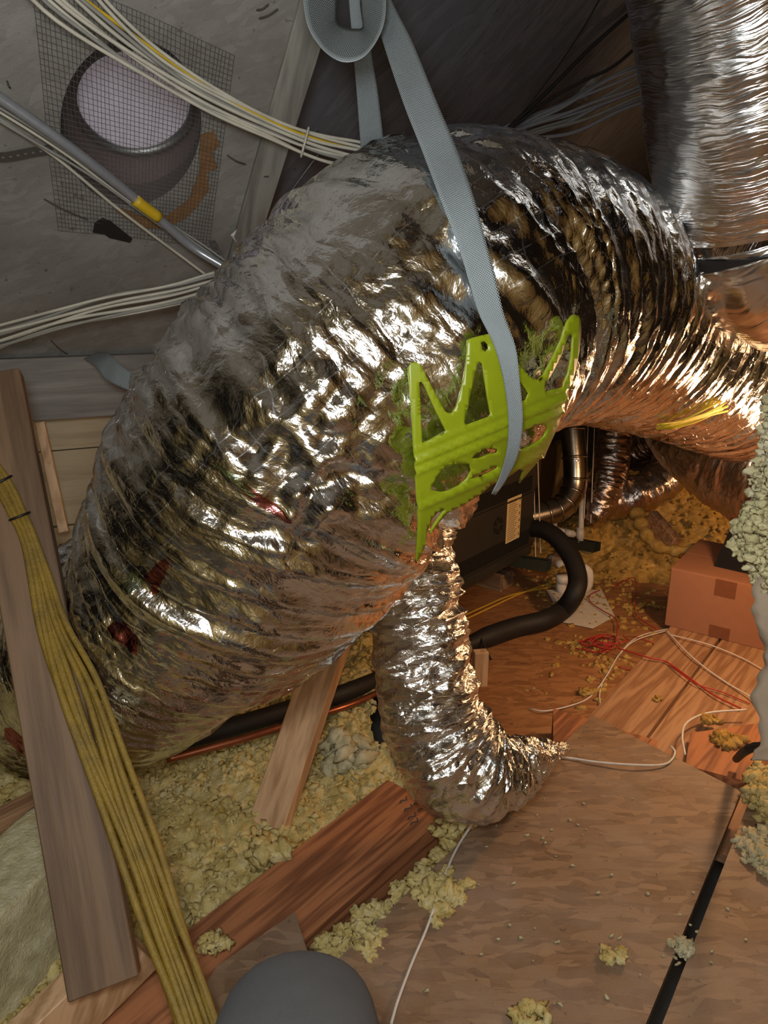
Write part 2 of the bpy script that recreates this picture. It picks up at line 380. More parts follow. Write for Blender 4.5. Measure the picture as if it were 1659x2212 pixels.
# roof slopes: left one carries the vent, right one falls away beyond the valley rafter
Dn = nrm([-.39, .805, -.787]); Hn = np.array([math.cos(math.radians(25.8)), math.sin(math.radians(25.8)), 0]); Nl = nrm(np.cross(Hn, Dn))
O1 = P(285, 285, 1.3)
def RP(px, py, off=0.0):
    q = R(px, py); t = (np.dot(Nl, O1 - CAM) - off) / np.dot(Nl, q); return CAM + t * q
fA, fB = RP(690, 100), RP(545, 560); fd = nrm(fB - fA)
Cc = P(1380, 200, 3.0); Nr = nrm(np.cross(fd, Cc - fA)); Nr = Nr * np.sign(Nr[2])
sideL = nrm(np.cross(fd, Nl)); sideL = sideL if np.dot(sideL, Hn) < 0 else -sideL
sideR = nrm(Cc - fA - fd * np.dot(Cc - fA, fd))
# left slope with the round opening
hc = RP(287, 283); hr = .118
def to2(p): return np.array([np.dot(p - hc, sideL), np.dot(p - hc, fd)])
def to3(a, b): return hc + sideL * a + fd * b
e0 = to2(fA)[0]
ring = [(hr * math.cos(k / 48 * 2 * math.pi), hr * 1.42 * math.sin(k / 48 * 2 * math.pi)) for k in range(48)]
sq = [(.4, -.4), (.4, .4), (-.25, .4), (-.25, -.4)]
outer = [(8, -9), (8, 7), (e0, 7), (e0, -9)]
def cdt_mesh(name, outline, holes, to3f, extra=(), thick=None):
    pts = [Vector(p) for p in outline]; edges = [(i, (i + 1) % len(outline)) for i in range(len(outline))]
    for h in holes:
        b = len(pts); pts += [Vector(p) for p in h]; edges += [(b + i, b + (i + 1) % len(h)) for i in range(len(h))]
    pts += [Vector(p) for p in extra]
    r = delaunay_2d_cdt(pts, edges, [], 2, 1e-6)
    return [to3f(*p) for p in r[0]], [tuple(f) for f in r[2]]
vs, fs = cdt_mesh('c', outer, [ring], to3)
def poke(p2, loop):
    ins = False
    for i in range(len(loop)):
        (x1, y1), (x2, y2) = loop[i], loop[(i + 1) % len(loop)]
        if (y1 > p2[1]) != (y2 > p2[1]) and p2[0] < (x2 - x1) * (p2[1] - y1) / (y2 - y1) + x1: ins = not ins
    return ins
v2 = [to2(np.array(v)) for v in vs]
fs = [f for f in fs if not poke(np.mean([v2[i] for i in f], axis=0), ring)]
structure(MB().add(vs, fs).build('ceiling', M['roof']))
off = Nl * .02
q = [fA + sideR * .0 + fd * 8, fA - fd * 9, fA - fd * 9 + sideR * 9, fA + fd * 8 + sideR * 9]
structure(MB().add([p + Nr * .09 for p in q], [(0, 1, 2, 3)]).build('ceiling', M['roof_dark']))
# closing walls of the attic
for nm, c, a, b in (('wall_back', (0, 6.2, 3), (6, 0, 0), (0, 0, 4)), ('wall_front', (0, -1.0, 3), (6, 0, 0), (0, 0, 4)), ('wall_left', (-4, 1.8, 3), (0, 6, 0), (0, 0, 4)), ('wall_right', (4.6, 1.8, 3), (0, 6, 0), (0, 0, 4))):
    structure(MB().box(c, a, b, np.cross(nrm(a), nrm(b)) * .02).build(nm, M['ins'] if nm == 'wall_front' else M['wallwood']))  # unseen front wall, its yellow insulation added for pale reflections in the foil
# knee wall of plywood sheets at the low side
wl = RP(150, 800); nh = np.array([-math.sin(math.radians(25.8)), math.cos(math.radians(25.8)), 0])
root = bpy.data.objects.new('wall_knee', None); COL.objects.link(root); root.location = tuple(wl * [1, 1, 0]); structure(root)
for k, (z0, z1) in enumerate(((-.3, .50), (.504, .70), (.704, 1.4))):
    MB().box(np.array([wl[0], wl[1], 0]) + Z * (z0 + z1) / 2 + nh * (.012 + .004 * (k % 2)) - Hn * .4, Hn * 1.05, nh * .012, Z * (z1 - z0) / 2).build('panel', M['ply'], root)
# ------------------------------------------------------------------ rafters and ledger
def timber(name, mat, p0, p1, wdir, wid, dep, parent=None, bev=.002):
    p0, p1 = np.asarray(p0, float), np.asarray(p1, float); a = p1 - p0; u = nrm(a); wd = nrm(wdir - u * np.dot(wdir, u)); dd = np.cross(u, wd)
    return MB().box((p0 + p1) / 2, a / 2, wd * wid / 2, dd * dep / 2, bev).build(name, mat, parent)
def woodthing(name, mat, p0, p1, wdir, wid, dep, label, cat, group=None):
    return tag(timber(name, mat, p0, p1, wdir, wid, dep), label, cat, group)
rw = .058
woodthing('valley_rafter', M['rafter'], fA - fd * 6 + Nl * .04 + sideL * (rw / 2), fA + fd * 3 + Nl * .04 + sideL * (rw / 2), sideL, rw, .10, 'grey timber rafter along the valley of the roof, left of the white strap', 'rafter')
tled = float(np.dot(wl - CAM, nh) / np.dot(R(150, 835), nh)) - .06
lz0 = P(150, 768, tled); lz1 = P(150, 905, tled); lc = (lz0 + lz1) / 2
woodthing('ledger_board', M['ledger'], lc - Hn * .8, lc + Hn * .75, Z, lz0[2] - lz1[2], .04, 'grey horizontal ledger board at the foot of the roof slope', 'board')
a, b = P(86, 912, tled), P(138, 1150, tled)
woodthing('white_batten', M['scrap'], a, b, (1, .3, 0), .022, .02, 'pale narrow batten beside the left post under the ledger board', 'batten')
# back timbers seen in the dark gap at the right of the arch
a, b = P(1325, 80, 2.75), P(1248, 215, 2.75)
woodthing('pale_rafter_end', M['rafter'], a, b, (1, 0, 0), .07, .04, 'pale rough rafter end above the dark cables near the hanging duct', 'rafter')
# ------------------------------------------------------------------ roof vent
vent = thing('roof_vent', 'round roof vent pipe seen through its hole in the grey roof', 'vent', hc)
def loft(rings, name, mat, parent, flip=False, smooth=True):
    n = len(rings[0]); return MB().add([p for r in rings for p in r], [(b * n + k, b * n + (k + 1) % n, (b + 1) * n + (k + 1) % n, (b + 1) * n + k) for b in range(len(rings) - 1) for k in range(n)]).build(name, mat, parent, smooth)
ang = np.arange(48) / 48 * 2 * math.pi
holer = [to3(*p) for p in ring]
fcen = P(293, 226, 1.39); circ = lambda c, r: [c + sideL * r * math.cos(a) + fd * r * math.sin(a) for a in ang]
midr = [h * .55 + c * .45 for h, c in zip(holer, circ(fcen, .122))]
loft([holer, midr], 'cut_edge', M['vent_dark'], vent)
loft([midr, circ(fcen, .113)], 'collar', M['vent_collar'], vent)
loft([circ(fcen, .113), circ(fcen + Nl * .002, .103), circ(fcen + Nl * .012, .103)], 'flange', M['steel'], vent)
loft([circ(fcen + Nl * .012, .103), circ(fcen + Nl * .012, .30)], 'flange_back', M['vent_white'], vent)
pc = fcen + nrm([Nl[0], Nl[1], 0]) * .10
cyl = lambda z_: [pc + np.array([.17 * math.cos(a), .17 * math.sin(a), z_]) for a in ang]
low = [p - Z * (np.dot(p - fcen, Nl) - .013) / Nl[2] for p in cyl(0)]
loft([low, cyl(.20)], 'pipe', M['vent_white'], vent)
# torn bare wood around the opening
def lump_patch(px_list, mat, parent, name, off):
    pts = [RP(x, y, off) for x, y in px_list]; return MB().prism(pts, Nl * -.003).build(name, mat, parent)
lump_patch([(432, 290), (462, 282), (474, 310), (456, 330), (470, 360), (446, 372), (452, 405), (428, 440), (400, 470), (352, 492), (300, 488), (250, 455), (262, 448), (310, 468), (360, 466), (408, 430), (430, 370)], M['roof_wood'], vent, 'torn_wood', .0005)
lump_patch([(205, 480), (222, 470), (240, 478), (262, 496), (285, 514), (280, 522), (255, 516), (236, 512), (225, 504), (200, 500)], M['black'], vent, 'tar_splash', .0045)
# hardware cloth stapled over it
mq = [RP(62, -80, .006), RP(506, 118, .006), RP(452, 532, .006), RP(125, 496, .006)]
nu, nv = 44, 46; mb = MB()
def bil(a, b): return (1 - b) * ((1 - a) * mq[0] + a * mq[1]) + b * ((1 - a) * mq[3] + a * mq[2])
def wire(mb, pts, r):
    mb.tube(pts, r, 4, False)
for k in range(nu + 1):
    wire(mb, [bil(k / nu + .004 * math.sin(7 * b + k), b) + Nl * -.002 * math.sin(9 * b + .2 * k) for b in np.linspace(0, 1, 9)], .00042)
for k in range(nv + 1):
    wire(mb, [bil(a, k / nv) + Nl * -.002 * math.sin(8 * a + .3 * k) for a in np.linspace(0, 1, 9)], .00042)
tag(mb.build('wire_mesh', M['mesh']), 'square wire mesh stapled over the round roof vent', 'mesh')
# loose dark splinters and nails on the roof
for (x0, y0, x1, y1, lab) in ((555, 22, 580, 10, 'dark curled splinter in the roof boarding near the strap loop, upper one'), (560, 40, 600, 20, 'dark curled splinter in the roof boarding near the strap loop, lower one'), (490, 335, 530, 355, 'dark nail point in the roof between the wire mesh and the rafter'), (565, 380, 585, 378, 'short nail point in the roof beside the rafter edge'), (205, 75, 165, 62, 'dark splinter behind the wire mesh above the vent hole'), (15, 175, 22, 190, 'dark nail point in the roof at the left edge above the conduit'), (110, 735, 145, 765, 'bent dark nail in the roof just above the ledger board'), (95, 430, 190, 475, 'long pale brown splinter across the lower left corner of the wire mesh')):
    tag(MB().tube(spline([RP(x0, y0, .004), RP((x0 + x1) / 2, (y0 + y1) / 2 + 3, .012), RP(x1, y1, .004)], 7), .0016, 5).build('wood_splinter', M['vent_dark']), lab, 'splinter', 'splinters in the roof boarding')
tag(MB().add([RP(498, 508, .006), RP(512, 495, .010), (RP(508, 512, .006)), RP(512, 526, .014), RP(505, 510, .012)], [(0, 4, 1), (1, 4, 2), (2, 4, 3), (3, 4, 0)]).build('paper_scrap', M['pvc']), 'tiny white paper scrap stuck to the roof left of the arch', 'scrap')

# ------------------------------------------------------------------ the big insulated duct
def sweep(ctrl, nu, nv, disp=None, start_up=None):
    """ctrl: rows (px, py, depth, radius). returns coords (nu,nv,3), us, vs, axis points, frames"""
    c = np.array([list(P(a[0], a[1], a[2])) + [a[3]] for a in ctrl]); s = spline(c, nu); pts, rad = s[:, :3], s[:, 3]
    T, N, B = frames(pts)
    u = np.concatenate([[0], np.cumsum(np.linalg.norm(np.diff(pts, axis=0), axis=1))])
    th = np.arange(nv) / nv * 2 * math.pi; rm = float(np.mean(rad))
    rr = np.repeat(rad[:, None], nv, 1)
    if disp is not None: rr = rr + disp(u[:, None], th[None, :], rm)
    co = pts[:, None] + rr[..., None] * (np.cos(th)[None, :, None] * N[:, None] + np.sin(th)[None, :, None] * B[:, None])
    return co, u, np.arange(nv + 1) / nv * 2 * math.pi * rm, pts
def folds(A, fu, fv, A2=.004, crumple=None, seed=0.0, pert=.05):
    def d(u, th, rm):
        cx, cy = np.cos(th) * rm, np.sin(th) * rm
        w_ = perlin(u * 2.5 + seed, cx * 2.5, cy * 2.5) * pert + perlin(u * 9 + seed, cx * 6, cy * 6) * pert * .25
        m = .45 + .9 * np.clip(perlin(u * 2.1 + 9 + seed, cx * 2.2, cy * 2.2) + .4, 0, 1)
        r = -A * m * np.abs(perlin((u + w_) * fu + seed, cx * fv, cy * fv)) * 2
        r += -A * .45 * np.abs(perlin((u + w_) * fu * 2.3 + 5, cx * fv * 1.7 + 3, cy * fv * 1.7)) * 2
        r += -A * .22 * np.abs(perlin((u + w_) * fu * 4.2 + 11, cx * fv * 3 + 3, cy * fv * 3)) * 2
        r += -A2 * np.abs(perlin(u * 38 + w_ * 40, cx * 22 + 2, cy * 22)) * 2
        if crumple is not None:
            for (u0, th0, ru, rt, am) in crumple:
                k = np.exp(-(((u - u0) / ru) ** 2 + (((th - th0 + math.pi) % (2 * math.pi) - math.pi) / rt) ** 2))
                r += am * k * (np.abs(perlin(u * 17 + 3, cx * 17, cy * 17)) * 2.2 - .55 + .5 * perlin(u * 40, cx * 40, cy * 40))
        return r
    return d
MAIN = [(-420, 1480, 2.55, .262), (-160, 1480, 2.15, .264), (40, 1465, 1.92, .264), (180, 1430, 1.74, .262), (290, 1385, 1.57, .258), (388, 1325, 1.44, .230), (480, 1222, 1.29, .254), (560, 1100, 1.20, .272),
        (668, 950, 1.145, .272), (785, 825, 1.13, .270), (905, 708, 1.15, .272), (1020, 648, 1.23, .266), (1140, 635, 1.33, .256), (1265, 660, 1.53, .250), (1385, 725, 1.84, .250), (1520, 775, 2.12, .262), (1660, 845, 2.45, .27), (1850, 930, 2.8, .27)]
mco, mu, mv, mpts = sweep(MAIN, 220, 96)
me = grid_mesh('hull', mco, closed=True); HULL = BVHTree.FromPolygons([tuple(v.co) for v in me.vertices], [tuple(p.vertices) for p in me.polygons]); bpy.data.meshes.remove(me)
mcent = mpts
def hit(px, py, off=0.0):
    """point on the duct's skin seen along a direction, lifted off it"""
    tx, ty = px, py; cpx = None
    for k in range(60):
        q = Vector(R(tx, ty)).normalized(); h, nn, i, d = HULL.ray_cast(Vector(CAM), q)
        if h is not None:
            if nn.dot(q) > 0: nn = -nn
            return np.array(h + nn * off), np.array(nn)
        if cpx is None:
            pr = mcent - CAM; c, s = math.cos(TILT), math.sin(TILT); dep = pr[:, 1] * c - pr[:, 2] * s; xs = pr[:, 0] / dep * F + W / 2; ys = -(pr[:, 1] * s + pr[:, 2] * c) / dep * F + Hh / 2
            j = np.argmin((xs - px) ** 2 + (ys - py) ** 2); cpx = np.array([xs[j], ys[j]])
        v = cpx - [tx, ty]; tx, ty = np.array([tx, ty]) + 4 * v / np.linalg.norm(v)
    raise RuntimeError('no hit')
def u_th(px, py):
    h, _ = hit(px, py); j = int(np.argmin(((mco - h) ** 2).sum(-1))); return mu[j // 96], (j % 96) / 96 * 2 * math.pi
uc, tc_ = u_th(700, 1060)
uc2, tc2 = u_th(560, 960)
uc3, tc3 = u_th(1010, 560)
dz = folds(.018, 20, .9, .0020, [(uc, tc_, .07, .25, .020), (uc2, tc2, .05, .22, .010), (uc3, tc3, .09, .30, .006)], 0.3)
co, u_, v_, _p = sweep(MAIN, 900, 430, dz)
RM = float(np.mean(spline([list(P(a[0], a[1], a[2])) + [a[3]] for a in MAIN], 900)[:, 3])); foil_patches = []
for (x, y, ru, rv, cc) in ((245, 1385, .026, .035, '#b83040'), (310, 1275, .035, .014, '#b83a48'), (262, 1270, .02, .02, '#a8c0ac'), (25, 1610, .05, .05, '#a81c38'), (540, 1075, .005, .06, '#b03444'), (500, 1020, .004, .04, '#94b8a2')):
    a_, b_ = u_th(x, y); foil_patches.append((float(a_), float(b_ * RM), ru, rv, cc))  # red and pale green ragged ellipses mixed into the jacket colour
M['foil_main'] = mat_foil('crinkled foil jacket', (36, 4.0), .26, .15, patches=foil_patches)
duct = thing('main_duct', 'huge crinkled silver foil duct arching across the attic', 'duct', P(700, 1500, 1.3))
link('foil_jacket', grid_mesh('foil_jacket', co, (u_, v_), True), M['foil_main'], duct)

# ------------------------------------------------------------------ other foil ducts
leg = thing('branch_duct', 'small crinkled foil duct dropping under the arch to the floor', 'duct', G(1000, 1780))
co, u_, v_, _ = sweep([(880, 1120, 1.50, .098), (893, 1230, 1.50, .103), (906, 1360, 1.49, .106), (922, 1480, 1.48, .108), (950, 1580, 1.48, .116), (1000, 1655, 1.49, .118), (1070, 1672, 1.54, .094), (1135, 1645, 1.62, .062), (1195, 1622, 1.69, .030), (1225, 1612, 1.74, .012)], 330, 200, folds(.012, 24, 6, .004, None, 4.0, .08))
link('foil_jacket', grid_mesh('foil_jacket', co, (u_, v_), True), M['foil_leg'], leg)
vd = thing('hanging_duct', 'smooth ribbed foil duct hanging from above at the upper right corner', 'duct', P(1640, 480, 1.75))
nearer = lambda L: [(a, b, c * .86, d * .86) for a, b, c, d in L]
co, u_, v_, _ = sweep(nearer([(1560, -420, 1.20, .205), (1590, -200, 1.28, .206), (1615, 0, 1.36, .208), (1630, 200, 1.45, .212), (1638, 340, 1.53, .212), (1642, 430, 1.58, .205), (1644, 460, 1.595, .192)]), 260, 220, folds(.004, 8, 1.5, .0008, None, 8.0, .02))
link('foil_jacket', grid_mesh('foil_jacket', co, (u_, v_), True), M['foil_smooth'], vd)
co, u_, v_, _ = sweep(nearer([(1644, 446, 1.585, .197), (1646, 474, 1.605, .197)]), 8, 120)
link('collar', grid_mesh('collar', co, (u_, v_), True), M['black'], vd)
ve = thing('elbow_duct', 'foil elbow below the black collar turning out of view', 'duct', P(1700, 560, 1.8))
co, u_, v_, _ = sweep(nearer([(1646, 466, 1.60, .190), (1650, 486, 1.61, .198), (1668, 526, 1.63, .203), (1720, 560, 1.67, .210), (1820, 590, 1.75, .212), (1990, 610, 1.87, .212)]), 200, 200, folds(.004, 16, 2, .0008, None, 12.0, .02))
link('foil_jacket', grid_mesh('foil_jacket', co, (u_, v_), True), M['foil_smooth'], ve)
bd = thing('lower_duct', 'dull coppery foil duct sagging beneath the right end of the arch', 'duct', P(1600, 1010, 2.5))
co, u_, v_, _ = sweep([(1480, 860, 2.75, .20), (1540, 930, 2.65, .22), (1630, 985, 2.55, .235), (1760, 1040, 2.4, .24), (1950, 1110, 2.25, .24)], 200, 160, folds(.010, 10, 2, .002, None, 16.0, .04))
link('foil_jacket', grid_mesh('foil_jacket', co, (u_, v_), True), M['foil_dull'], bd)
for nm, lab, ct, a in (('back_duct', 'crumpled vertical foil duct behind the metal elbow pipe', [(1330, 880, 3.35, .085), (1325, 960, 3.35, .085), (1312, 1040, 3.35, .088), (1292, 1100, 3.35, .08), (1270, 1130, 3.38, .05)], 21.0),
                       ('back_duct', 'shiny curled foil duct lying on the far insulation mound', [(1262, 1105, 3.5, .07), (1310, 1090, 3.42, .088), (1370, 1070, 3.38, .098), (1420, 1045, 3.4, .102), (1448, 1010, 3.5, .098), (1440, 975, 3.62, .09), (1400, 950, 3.75, .085)], 23.0),
                       ('back_duct', 'short dull foil duct end above the curled one', [(1330, 1000, 3.75, .07), (1390, 965, 3.62, .075), (1435, 935, 3.5, .075)], 26.0)):
    t_ = thing(nm, lab, 'duct', P(*ct[len(ct) // 2][:3])); co, u_, v_, _ = sweep(ct, 120, 72, folds(.009, 22, 5, .002, None, a, .02)); link('foil_jacket', grid_mesh('foil_jacket', co, (u_, v_), True), M['foil_dull'], t_)

# ------------------------------------------------------------------ lime green saddle under the arch
def Q(x, y): return (830 + x / 2.001, 640 + y / 2.001)
sad_out = [(95, 310), (108, 290), (126, 285), (150, 297), (172, 345), (200, 400), (225, 450), (248, 490), (264, 500), (280, 498), (298, 470), (312, 420), (326, 370), (335, 320), (342, 250), (345, 190), (372, 180), (400, 172), (435, 166), (468, 166), (500, 190), (520, 232), (545, 268), (570, 300), (600, 335), (620, 350), (642, 355), (665, 335), (682, 305), (700, 270), (722, 228), (742, 188), (755, 145), (768, 108), (790, 82), (812, 84), (822, 105), (824, 150), (818, 230), (802, 310), (785, 365), (768, 400), (756, 450), (742, 500), (728, 545), (708, 590), (688, 635), (660, 672), (640, 700), (600, 745), (575, 775), (565, 790), (585, 735), (560, 730), (520, 760), (440, 800), (400, 835), (330, 880), (260, 915), (225, 950), (180, 1010), (152, 1075), (135, 1110), (120, 1135), (126, 1060), (132, 970), (130, 910), (126, 850), (121, 750), (115, 650), (110, 550), (105, 450), (99, 380)]
sad_holes = [[(142, 372), (152, 368), (162, 382), (205, 480), (252, 574), (200, 602), (152, 628), (146, 500)],
             [(385, 292), (395, 282), (407, 288), (422, 390), (441, 500), (430, 514), (380, 532), (335, 548), (330, 536), (356, 420)],
             [(512, 288), (560, 350), (602, 412), (590, 440), (560, 453), (530, 465), (526, 440), (520, 370)],
             [(774, 170), (783, 160), (792, 170), (785, 260), (770, 330), (745, 384), (706, 396), (672, 404), (670, 380), (696, 335), (735, 262)],
             [(184, 822), (210, 770), (250, 722), (300, 708), (350, 710), (358, 740), (340, 775), (305, 803), (265, 822), (228, 832)],
             [(548, 632), (565, 595), (592, 562), (630, 545), (672, 540), (686, 560), (670, 590), (648, 612), (610, 635), (570, 647)],
             [(402, 200), (418, 195), (432, 208), (434, 226), (420, 240), (406, 228)],
             [(355, 690), (400, 655), (440, 640), (470, 648), (468, 664), (430, 672), (390, 688)],
             [(345, 775), (400, 748), (440, 728), (470, 715), (468, 728), (425, 750), (380, 770)],
             [(190, 940), (215, 915), (250, 900), (220, 940), (190, 985), (170, 1040), (160, 1050), (168, 1000)]]
def densify(loop, d):
    out = []
    for i in range(len(loop)):
        a, b = np.array(loop[i], float), np.array(loop[(i + 1) % len(loop)], float); n = max(1, int(np.linalg.norm(b - a) / d))
        out += [tuple(a + (b - a) * k / n) for k in range(n)]
    return out
so = densify(sad_out, 16); sh = [densify(h, 16) for h in sad_holes]
ex = [(x, y) for x in range(90, 830, 18) for y in range(80, 1140, 18) if poke((x, y), so) and not any(poke((x, y), h) for h in sh)]
cache = {}
def ridge_h(x, y):
    """moulded ribs across the plate"""
    r = 0
    for (y0, k, wd, hh) in ((706, -.428, 16, .006), (752, -.428, 14, .005), (905, -.43, 14, .005), (660, -.428, 10, .003)):
        dd = (y - (y0 + k * (x - 110))) * .92
        if abs(dd) < wd: r += hh * (.5 + .5 * math.cos(math.pi * dd / wd))
    return r
norms = []
def smap(x, y):
    a, b = Q(x, y); h, nn = hit(a, b, .008 + ridge_h(x, y)); return h
vs, fs = cdt_mesh('s', so, sh, lambda x, y: (x, y, 0), ex)
fs = [f for f in fs if not any(poke(np.mean([vs[i][:2] for i in f], axis=0), h) for h in sh) and poke(np.mean([vs[i][:2] for i in f], axis=0), so)]
vs = [smap(v[0], v[1]) for v in vs]
sad = thing('duct_saddle', 'lime green plastic duct saddle with crown shaped prongs under the strap', 'saddle', P(960, 980, 1.0))
o = MB().add(vs, fs).build('plate', M['lime'], sad, True)
md = o.modifiers.new('thickness', 'SOLIDIFY'); md.thickness = .0035; md.offset = 0

# ------------------------------------------------------------------ straps
def ribbon(rows, mat, name, parent=None, thick=.0012, n=60):
    """rows of (left point, right point)"""
    a = np.array([list(r[0]) + list(r[1]) for r in rows]); s = spline(a, n); k = 9
    co = np.stack([s[:, :3] + (s[:, 3:] - s[:, :3]) * f for f in np.linspace(0, 1, k)], 1)
    L = np.concatenate([[0], np.cumsum(np.linalg.norm(np.diff(co[:, 0], axis=0), axis=1))])
    o = link(name, grid_mesh(name, co, (L, np.linspace(0, .045, k))), mat, parent)
    m = o.modifiers.new('thickness', 'SOLIDIFY'); m.thickness = thick; m.offset = 0; return o
st = thing('hanging_strap', 'wide white nylon strap slung over the silver arch and green saddle', 'strap', P(880, 300, 1.0))
rows = [(P(775, -120, 1.00), P(800, -120, 1.03))] if False else []
hL, hR = hit(915, 345, .006)[0], hit(985, 335, .006)[0]
tL = np.linalg.norm(hL - CAM) / np.linalg.norm(R(915, 345)); tR = np.linalg.norm(hR - CAM) / np.linalg.norm(R(985, 335))
for (l, r, f) in (((760, -140), (805, -160), 0), ((800, 0), (838, -20), .3), ((833, 110), (890, 90), .55), ((872, 225), (937, 205), .8)):
    rows.append((P(*l, 1.13 + (tL - 1.13) * f), P(*r, 1.13 + (tR - 1.13) * f)))
for (l, r, o1, o2) in (((915, 345), (985, 335), .006, .006), ((950, 440), (1018, 430), .006, .006), ((985, 530), (1043, 520), .005, .006), ((1010, 610), (1062, 600), .005, .008), ((1030, 680), (1075, 680), .006, .014), ((1052, 745), (1082, 750), .014, .030), ((1066, 810), (1086, 818), .020, .034), ((1073, 885), (1090, 890), .022, .034), ((1071, 950), (1085, 956), .022, .030), ((1058, 1010), (1070, 1013), .020, .022), ((1042, 1050), (1050, 1052), .018, .018)):
    rows.append((hit(*l, o1)[0], hit(*r, o2)[0]))
ribbon(rows, M['strap'], 'webbing', st, n=120)
lp = thing('strap_loop', 'translucent white strap folded in a loop at the top of the picture', 'strap', P(750, 60, 1.05))
ribbon([(P(*o_, t0), P(*n_, t1)) for o_, n_, t0, t1 in (((650, -60), (735, -120), 1.0, 1.10), ((662, 45), (728, 20), .99, 1.09), ((690, 98), (730, 50), .985, 1.08), ((722, 126), (743, 58), .98, 1.07), ((752, 134), (760, 62), .98, 1.07), ((786, 122), (779, 62), .98, 1.07), ((815, 85), (784, 52), .985, 1.07), ((831, 40), (779, 15), .99, 1.08), ((833, -20), (776, -50), 1.0, 1.09), ((828, -120), (776, -140), 1.01, 1.10))], M['strap'], 'webbing', lp)
ls = thing('rear_strap', 'second white strap running down behind the top of the arch', 'strap', P(790, 220, 1.3))
ribbon([(P(750, -40, 1.14), P(795, -60, 1.14)), (P(764, 120, 1.20), P(800, 95, 1.20)), (P(772, 220, 1.26), P(816, 200, 1.26)), (P(780, 330, 1.33), P(829, 310, 1.33)), (P(786, 420, 1.40), P(838, 400, 1.40))], M['strap'], 'webbing', ls)
gs = thing('strap_curl', 'grey strap end curled over the ledger board beside the duct', 'strap', P(230, 790, tled - .12))
ribbon([(P(181, 775, tled - .05), P(210, 762, tled - .05)), (P(205, 790, tled - .13), P(232, 764, tled - .13)), (P(226, 818, tled - .16), P(244, 772, tled - .16)), (P(252, 832, tled - .18), P(262, 790, tled - .18)), (P(285, 845, tled - .18), P(290, 808, tled - .18)), (P(330, 852, tled - .15), P(330, 820, tled - .15))], M['strap'], 'webbing', gs)
def perforated(name, pts, wdir, wid, mat, label, step=.0125):
    pts = spline(pts, 200); L = np.concatenate([[0], np.cumsum(np.linalg.norm(np.diff(pts, axis=0), axis=1))]); n = max(2, int(L[-1] / step)); s = np.stack([np.interp(np.linspace(0, L[-1], n + 1), L, pts[:, k]) for k in range(3)], 1)
    mb = MB()
    for i in range(n):
        c = (s[i] + s[i + 1]) / 2; u = (s[i + 1] - s[i]) / 2; w_ = nrm(wdir - nrm(u) * np.dot(wdir, nrm(u))) * wid / 2
        outer = [(-1, -1), (0, -1), (1, -1), (1, 0), (1, 1), (0, 1), (-1, 1), (-1, 0)]; r = .42 * min(np.linalg.norm(u), np.linalg.norm(w_)) * 1.25
        vo = [c + a * u + b * w_ for a, b in outer]; vi = [c + nrm(u) * a / math.hypot(a, b) * r + nrm(w_) * b / math.hypot(a, b) * r for a, b in outer]
        mb.add(vo + vi, [(k, (k + 1) % 8, 8 + (k + 1) % 8, 8 + k) for k in range(8)])
    o = tag(mb.build(name, mat), label, 'strap'); m = o.modifiers.new('thickness', 'SOLIDIFY'); m.thickness = .001; return o
perforated('perforated_strap', [RP(690, 330, .03), RP(655, 378, .04), RP(622, 425, .05), RP(600, 470, .06), RP(560, 520, .07)], nrm(R(900, 300)), .019, M['steel'], 'perforated steel hanger strap under the cable bundle by the rafter')
perforated('perforated_strap', [RP(-20, 340, .01), RP(20, 338, .012), RP(60, 330, .012), RP(112, 322, .01)], fd, .019, M['steel'], 'short perforated steel strap nailed flat at the left edge of the roof')
perforated('perforated_strap', [RP(458, 520, .02), RP(470, 548, .05), RP(482, 575, .07), RP(500, 605, .09)], sideL, .015, M['steel'], 'short perforated steel strap dropping to the arch beside the conduit')

# ------------------------------------------------------------------ cable bundles
def bundle(name, label, path, wid, n, rad, mats, ties=(), seed=1, flat=.5, part='cable', tiemat='white_cable', sides=7, steps=46, sep=None):
    """path: 3D points; wid: bundle half width at each point; the cables wander inside it"""
    rg = np.random.default_rng(seed); s = spline([list(p) + [w_] for p, w_ in zip(path, wid)], steps); pts, wd = s[:, :3], s[:, 3]
    T = np.gradient(pts, axis=0); T /= np.linalg.norm(T, axis=1, keepdims=True); view = pts - CAM; view /= np.linalg.norm(view, axis=1, keepdims=True)
    side = np.cross(T, view); side /= np.linalg.norm(side, axis=1, keepdims=True)
    root = thing(name, label, 'cable bundle', pts[len(pts) // 2]); x = np.linspace(0, 1, steps)
    for k in range(n):
        b0 = (k + .5) / n * 2 - 1 if sep is None else sep[k]
        lat = b0 + .16 * np.sin(x * rg.uniform(3, 8) + rg.uniform(0, 6)) + .08 * np.sin(x * rg.uniform(9, 16) + rg.uniform(0, 6)); dep = rg.uniform(-1, 1) * flat * (1 + .4 * np.sin(x * 7 + k))
        p = pts + side * (lat * wd)[:, None] + view * (dep * np.maximum(wd, rad * 2) * .8)[:, None]
        MB().tube(p, rad * rg.uniform(.88, 1.1), sides).build(part, mats[k % len(mats)], root, True)
    for tpos in ties:
        i = int(tpos * (steps - 1)); a = np.arange(25) / 24 * 2 * math.pi
        loop = pts[i] + side[i] * (np.cos(a) * (wd[i] * 1.12 + rad))[:, None] + view[i] * (np.sin(a) * (wd[i] * flat * 1.0 + rad * 2.2))[:, None]
        m_ = M[tiemat]; tb = MB().tube(loop, .0022, 6); tb.tube([loop[6], loop[6] + side[i] * .012 + T[i] * .014, loop[6] + side[i] * .02 + T[i] * .02], .0014, 5); tb.build('cable_tie', m_, root, True)
    return root
WC, GC, YW = M['white_cable'], M['grey_cable'], M['yellow']
